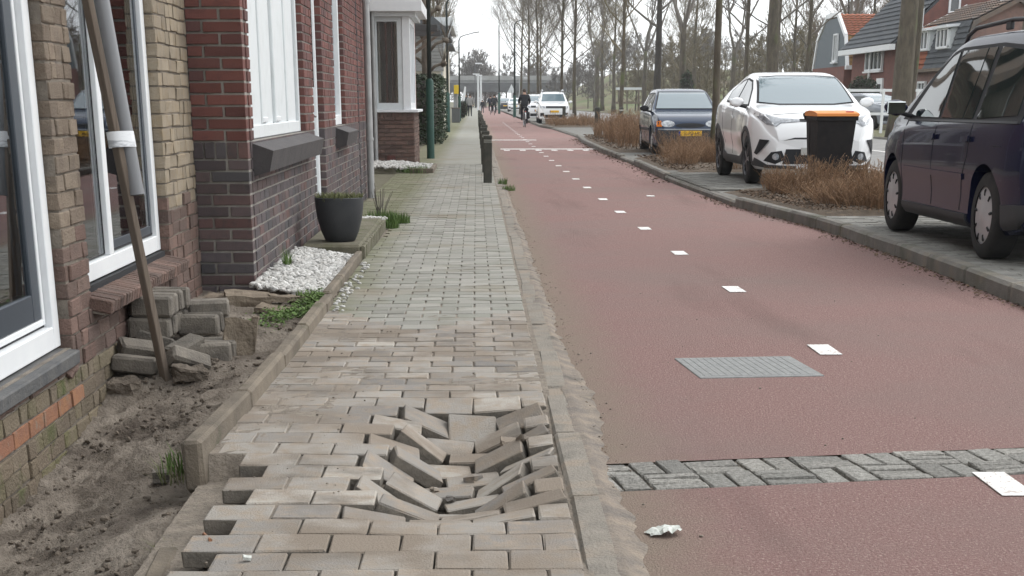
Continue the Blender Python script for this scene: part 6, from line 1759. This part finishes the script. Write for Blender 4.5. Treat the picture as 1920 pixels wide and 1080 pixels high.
MB().box((25.1, 95.2, 3.12), (6.6, .3, .22)).build('gutter', M['white_frame'], r0)
bg_ = MB()
for (p, q_) in zip([(95.2, 3.1), (96.1, 4.9), (98.5, 6.2), (101.5, 6.2), (103.9, 4.9)], [(96.1, 4.9), (98.5, 6.2), (101.5, 6.2), (103.9, 4.9), (104.8, 3.1)]):
    L = math.hypot(q_[0] - p[0], q_[1] - p[1]); bg_.box((21.92, (p[0] + q_[0]) / 2, (p[1] + q_[1]) / 2), (.16, L, .26), RX(math.atan2(q_[1] - p[1], q_[0] - p[0])))
bg_.build('bargeboard', M['white_frame'], r0)
win(r0, 21.88, 98.3, 4.3, 1.0, 1.5); win(r0, 21.78, 98.3, 1.5, 1.6, 1.4)
# mansard house with dormers
r2 = empty('mansard_house', (0, 0, 0)); tag(r2, 'brick mansard house with white dormer windows seen above the navy car', 'house')
MB().box((25.0, 75.8, 1.35), (6.6, 7.4, 2.7)).build('wall', M['house_pink'], r2)
MB().prism([(21.7, 2.7), (22.15, 4.45), (24.0, 5.4), (26.2, 4.45), (26.6, 2.7)], 'Y', 72.1, 79.4).build('gable', M['house_pink'], r2)
rf = MB().prism([(21.5, 2.65), (22.0, 4.6), (24.0, 5.58), (26.35, 4.6), (26.8, 2.65), (26.6, 2.65), (26.2, 4.43), (24.0, 5.38), (22.15, 4.43), (21.7, 2.65)], 'Y', 71.8, 79.6).build('roof', M['roof_brown'], r2)
tiles(rf, (21.5, 71.8, 2.65), (21.5, 77.3, 2.65), (22.0, 77.3, 4.6), (22.0, 71.8, 4.6), 18, 8, M['roof_grey'])
tiles(rf, (21.5, 77.3, 2.65), (21.5, 79.6, 2.65), (22.0, 79.6, 4.6), (22.0, 77.3, 4.6), 8, 8, M['roof_orange'])
tiles(rf, (22.0, 71.8, 4.6), (22.0, 79.6, 4.6), (24.0, 79.6, 5.58), (24.0, 71.8, 5.58), 22, 7, M['roof_brown'])
MB().box((23.0, 79.65, 5.12), (2.3, .12, .16), RY(math.atan2(-.98, 2.0))).build('verge_board', M['white_frame'], rf)
for yy in (74.6, 77.9):
    dm = empty('dormer', (0, 0, 0), 0, rf)
    MB().box((22.1, yy, 3.98), (1.1, 2.0, .95)).build('cheeks', M['white_old'], dm)
    MB().box((22.0, yy, 4.52), (1.5, 2.4, .12), RY(R(-5))).build('dormer_roof', M['white_frame'], dm)
    MB().box((21.53, yy, 3.98), (.04, 1.75, .72)).build('pane', M['glass_room'], dm)
    f = MB()
    for k in range(4): f.box((21.50, yy - .87 + k * .58, 3.98), (.10, .10, .80))
    for z in (3.58, 4.38): f.box((21.505, yy, z), (.09, 1.84, .10))
    f.build('frame', M['white_frame'], dm)
MB().box((21.45, 75.7, 2.62), (.3, 8.0, .14)).build('gutter', M['wood_grey'], r2)
win(r2, 21.68, 77.9, 1.35, 1.2, 1.5); win(r2, 21.68, 74.4, 1.35, 1.6, 1.5)
ch_ = MB().box((24.2, 76.8, 5.75), (.5, .6, .9), None, 0, .02).build('chimney', M['house_brick'], rf)

# ============================================================ VIADUCT AND BANK
v = empty('viaduct', (0, 0, 0)); tag(v, 'grey concrete viaduct crossing the end of the street', 'bridge')
MB().box((-14, 330, 5.0), (64, 10, .5)).build('deck', M['concrete'], v)
MB().box((-14, 324.9, 5.65), (64, .3, .9)).build('parapet', M['concrete'], v)
MB().box((-14, 326, 3.9), (64, 6, 1.7)).build('girder', M['concrete_dark'], v)
for x in (-34, -24, -12, -4, 8): MB().box((x, 328, 1.6), (1.2, 6, 3.4)).build('pier', M['concrete'], v)
MB().box((18, 328, 2.2), (3, 9, 4.6)).build('abutment', M['concrete'], v)
vs = []; fs = []
xs = frange(10, 170, 8); ys = frange(215, 345, 6)
for yy in ys:
    for xx in xs: vs.append((xx, yy, -.1 + 6.2 * sstep(222, 268, yy) * sstep(12, 26, xx) + .25 * noise.noise(Vector((xx * .1, yy * .1, 0)))))
w_ = len(xs)
for i in range(len(ys) - 1):
    for k in range(w_ - 1): fs.append((i * w_ + k, i * w_ + k + 1, (i + 1) * w_ + k + 1, (i + 1) * w_ + k))
o = MB().add(vs, fs).build('grass_bank', M['bank'], None, True); o['kind'] = 'structure'

# ============================================================ PEOPLE AND BICYCLES
def skin_body(name, verts, edges, mats, pick, parent, root=0, sub=2):
    """verts: list of (co, radius_x, radius_y); one continuous skinned figure"""
    me = bpy.data.meshes.new(name); me.from_pydata([Vector(v[0]) for v in verts], edges, [])
    o = bpy.data.objects.new(name, me); COL.objects.link(o)
    md = o.modifiers.new('skin', 'SKIN')
    sv_ = me.skin_vertices[0].data if me.skin_vertices else None
    if sv_ is None:
        bm = bmesh.new(); bm.from_mesh(me); bm.verts.layers.skin.verify(); bm.to_mesh(me); bm.free(); sv_ = me.skin_vertices[0].data
    for i, v in enumerate(verts):
        sv_[i].radius = (v[1], v[2]); sv_[i].use_root = (i == root)
    md.use_smooth_shade = True
    s2 = o.modifiers.new('sub', 'SUBSURF'); s2.levels = sub; s2.render_levels = sub
    dg = bpy.context.evaluated_depsgraph_get()
    ne = bpy.data.meshes.new_from_object(o.evaluated_get(dg), depsgraph=dg); o.modifiers.clear(); o.data = ne
    ne.materials.clear()
    for m in mats: ne.materials.append(M[m])
    for p in ne.polygons: p.material_index = pick(p.center); p.use_smooth = True
    o.parent = parent
    return o
def hand(mb, c, d, s=1.0):
    """palm with four bent fingers and a thumb, pointing along d"""
    d = Vector(d).normalized(); sd = d.orthogonal().normalized(); up_ = d.cross(sd)
    mb.blob(Vector(c), (.042 * s, .042 * s, .042 * s), 1, .1, 2)
    for k in range(4):
        b_ = Vector(c) + sd * (.022 * (k - 1.5)) * s; L = (.055, .065, .062, .048)[k] * s
        mb.tube([b_, b_ + d * L * .6, b_ + d * L * .9 - up_ * L * .45], [.010 * s, .009 * s, .007 * s], 5)
    mb.tube([Vector(c) + sd * .035 * s, Vector(c) + sd * .06 * s + d * .02 * s, Vector(c) + sd * .055 * s + d * .05 * s], [.011 * s, .010 * s, .008 * s], 5)
def person(label, pose, loc, rz, coat, trousers, hairm, s=1.0, cat='person', group=None):
    e = empty('person', (0, 0, 0)); tag(e, label, cat, group)
    J = pose
    order = ['pelvis', 'waist', 'chest', 'neck', 'headb', 'headt', 'shL', 'elL', 'wrL', 'shR', 'elR', 'wrR', 'hipL', 'knL', 'anL', 'toL', 'hipR', 'knR', 'anR', 'toR']
    rad = dict(pelvis=(.18, .15), waist=(.19, .14), chest=(.20, .15), neck=(.055, .06), headb=(.07, .085), headt=(.075, .09), shL=(.095, .095), elL=(.07, .07), wrL=(.036, .036), hipL=(.095, .10), knL=(.068, .07), anL=(.048, .05), toL=(.04, .035))
    vs = []
    for n in order:
        r = rad[n if n in rad else n[:-1] + 'L']; vs.append((J[n], r[0], r[1]))
    I = {n: i for i, n in enumerate(order)}
    ed = [('pelvis', 'waist'), ('waist', 'chest'), ('chest', 'neck'), ('neck', 'headb'), ('headb', 'headt')]
    for q_ in 'LR': ed += [('chest', 'sh' + q_), ('sh' + q_, 'el' + q_), ('el' + q_, 'wr' + q_), ('pelvis', 'hip' + q_), ('hip' + q_, 'kn' + q_), ('kn' + q_, 'an' + q_), ('an' + q_, 'to' + q_)]
    hz = (J['pelvis'][2]) - .06; nz = J['neck'][2] - .01; az = min(J['anL'][2], J['anR'][2])
    def pick(c):
        if c.z > nz and abs(c.x) < .14 and (c - Vector(J['headb'])).length < .30: return 2
        for q_ in 'LR':
            if (c - Vector(J['to' + q_])).length < .11 or (c - Vector(J['an' + q_])).length < .06: return 3
            for n in ('kn', 'an'):
                if (c - Vector(J[n + q_])).length < .12: return 1
        return 0 if c.z > hz else 1
    skin_body('body', vs, [(I[a], I[b]) for a, b in ed], (coat, trousers, 'skin', 'shoe'), pick, e)
    hb = Vector(J['headb']); ht = Vector(J['headt'])
    f = MB(); f.blob(hb.lerp(ht, .75) + Vector((0, -.012, .022)), (.088, .105, .092), 3, .08, 3); f.build('hair', M[hairm], e, True)
    fc = MB(); c0 = hb.lerp(ht, .35)
    fc.blob(c0 + Vector((0, .098, -.005)), (.012, .02, .018), 1, .1, 1)
    for sx in (-1, 1):
        fc.blob(c0 + Vector((sx * .032, .082, .03)), .011, 2, .05, 1); fc.blob(c0 + Vector((sx * .082, 0, .005)), (.012, .022, .03), 2, .05, 1)
    fc.blob(c0 + Vector((0, .088, -.045)), (.024, .010, .006), 2, .05, 1)
    fc.build('face', M['skin'], e, True)
    for q_ in 'LR':
        hm = MB(); d = Vector(J['wr' + q_]) - Vector(J['el' + q_]); hand(hm, Vector(J['wr' + q_]) + d.normalized() * .06, d); hm.build('hand', M['skin'], e, True)
    e.location = loc; e.rotation_euler = (0, 0, rz); e.scale = (s, s, s)
    return e
def mir(d):
    o = dict(d)
    for k, v in list(d.items()):
        if k.endswith('L') and k[:-1] + 'R' not in d: o[k[:-1] + 'R'] = (-v[0], v[1], v[2])
    return o
RIDE = mir(dict(pelvis=(0, -.02, 1.02), waist=(0, .03, 1.18), chest=(0, .09, 1.42), neck=(0, .12, 1.56), headb=(0, .14, 1.63), headt=(0, .16, 1.72), shL=(-.19, .09, 1.46), elL=(-.27, .22, 1.22), wrL=(-.26, .45, 1.12), hipL=(-.10, 0, .98)))
RIDE.update(knL=(-.13, .34, .78), anL=(-.13, .16, .40), toL=(-.13, .30, .36), knR=(.13, .30, .66), anR=(.13, .10, .24), toR=(.13, .24, .19))
WALK = mir(dict(pelvis=(0, 0, .93), waist=(0, 0, 1.08), chest=(0, .01, 1.32), neck=(0, .02, 1.47), headb=(0, .03, 1.54), headt=(0, .035, 1.64), shL=(-.19, 0, 1.38), elL=(-.25, -.03, 1.12), wrL=(-.26, .08, .90), hipL=(-.095, 0, .89)))
WALK.update(knL=(-.10, .12, .50), anL=(-.10, .04, .10), toL=(-.10, .18, .05), knR=(.10, -.04, .49), anR=(.10, -.26, .14), toR=(.10, -.14, .05), elR=(.25, .05, 1.12), wrR=(.25, .16, .92))
def bicycle(label, loc, rz, bag=True):
    e = empty('bicycle', (0, 0, 0)); tag(e, label, 'bicycle', 'bicycles on the cycle path')
    for y in (-.54, .56):
        w = empty('wheel', (0, y, .345), 0, e)
        MB().lathe([(.315, -.018), (.345, -.012), (.348, 0), (.345, .012), (.315, .018)], 36, axis='X', caps=False).build('tyre', M['tyre'], w, True)
        MB().lathe([(.300, -.011), (.318, -.011), (.318, .011), (.300, .011), (.300, -.011)], 36, axis='X', caps=False).build('rim', M['hubcap'], w)
        sp_ = MB()
        for k in range(14):
            t = 2 * math.pi * k / 14; sp_.tube([(0, 0, 0), (0, .30 * math.cos(t), .30 * math.sin(t))], .002, 3, caps=False)
        sp_.build('spokes', M['hubcap'], w)
    f = MB(); bb = (0, -.06, .30); st = (0, -.20, .82); hd = (0, .36, .88); h2_ = (0, .40, .62)
    for a, b_ in ((bb, st), (bb, h2_), (st, h2_), (hd, h2_), (h2_, (0, .56, .345))): f.tube([a, b_], .017, 8)
    for sx in (-1, 1): f.tube([bb, (sx * .05, -.54, .345)], .011, 6); f.tube([st, (sx * .05, -.54, .345)], .010, 6)
    f.tube([st, (0, -.22, .95)], .013, 8); f.tube([hd, (0, .34, 1.06)], .013, 8); f.build('frame', M['black_iron'], e)
    MB().blob((0, -.22, .97), (.09, .13, .04), 1, .1, 2).build('saddle', M['rubber'], e, True)
    MB().tube([(-.30, .40, 1.10), (-.20, .44, 1.11), (0, .34, 1.08), (.20, .44, 1.11), (.30, .40, 1.10)], .013, 8).build('handlebar', M['hubcap'], e, True)
    for sx in (-1, 1):
        MB().box((sx * .12, .16 if sx < 0 else .10, .33 if sx < 0 else .17), (.10, .07, .02), None, 0, .004).build('pedal', M['rubber'], e)
    MB().tube([(-.07, .16, .33), (-.07, -.06, .30), (.07, -.06, .30), (.07, .10, .17)], .012, 6).build('crank', M['hubcap'], e)
    MB().box((0, -.54, .72), (.14, .36, .02), None, 0, .005).build('carrier', M['black_iron'], e)
    MB().tube([(0, -.90, .40), (0, -.80, .64), (0, -.54, .74), (0, -.30, .64)], .028, 6).build('mudguard', M['white_old'], e, True)
    MB().blob((0, -.74, .74), (.03, .02, .03), 1, .1, 2).build('rear_light', M['lens_red'], e)
    if bag: MB().box((.16, -.52, .56), (.12, .34, .32), None, 0, .03).build('pannier', M['cloth_black'], e)
    e.location = loc; e.rotation_euler = (0, 0, rz); return e
person('cyclist in black coat riding away on the red path', RIDE, (2.42, 80.5, .01), R(2), 'cloth_black', 'cloth_navy', 'hair', 1.0, group='people on the street')
bicycle('bicycle with pale mudguard and side bag under the cyclist in black', (2.42, 80.5, .01), R(2))
person('far cyclist in dark clothes riding left of the lamp post', RIDE, (1.68, 150, .01), R(0), 'cloth_black', 'cloth_navy', 'hair', 1.0, group='people on the street')
bicycle('bicycle under the far dark cyclist', (1.68, 150, .01), 0)
person('second far cyclist riding alongside, partly hidden', RIDE, (1.38, 156, .01), R(0), 'cloth_navy', 'cloth_black', 'hair', .97, group='people on the street')
bicycle('bicycle under the second far cyclist', (1.38, 156, .01), 0, False)
person('pedestrian in a light grey coat walking away on the footpath', WALK, (-.52, 132, .03), R(2), 'cloth_grey', 'cloth_black', 'hair', 1.02, group='people on the street')
person('pedestrian in dark clothes walking just left of the grey coat', WALK, (-.88, 133, .03), R(-3), 'cloth_black', 'cloth_navy', 'hair', 1.05, group='people on the street')
person('small distant figure walking on the path beyond the bollards', WALK, (.65, 172, .01), R(10), 'cloth_black', 'cloth_navy', 'hair', .8, group='people on the street')
# ============================================================ HAZE
hm = bpy.data.materials.new('air'); hm.use_nodes = True; hn = hm.node_tree; hn.nodes.clear()
ho = hn.nodes.new('ShaderNodeOutputMaterial'); pvn = hn.nodes.new('ShaderNodeVolumePrincipled')
pvn.inputs['Color'].default_value = (.92, .95, 1, 1); pvn.inputs['Density'].default_value = .00035; pvn.inputs['Anisotropy'].default_value = .2
hn.links.new(pvn.outputs[0], ho.inputs['Volume'])
hz_ = MB().box((10, 190, 10.5), (320, 460, 25)).build('haze', hm); hz_['kind'] = 'stuff'; hz_['label'] = 'thin pale haze filling the street and park'; hz_['category'] = 'haze'
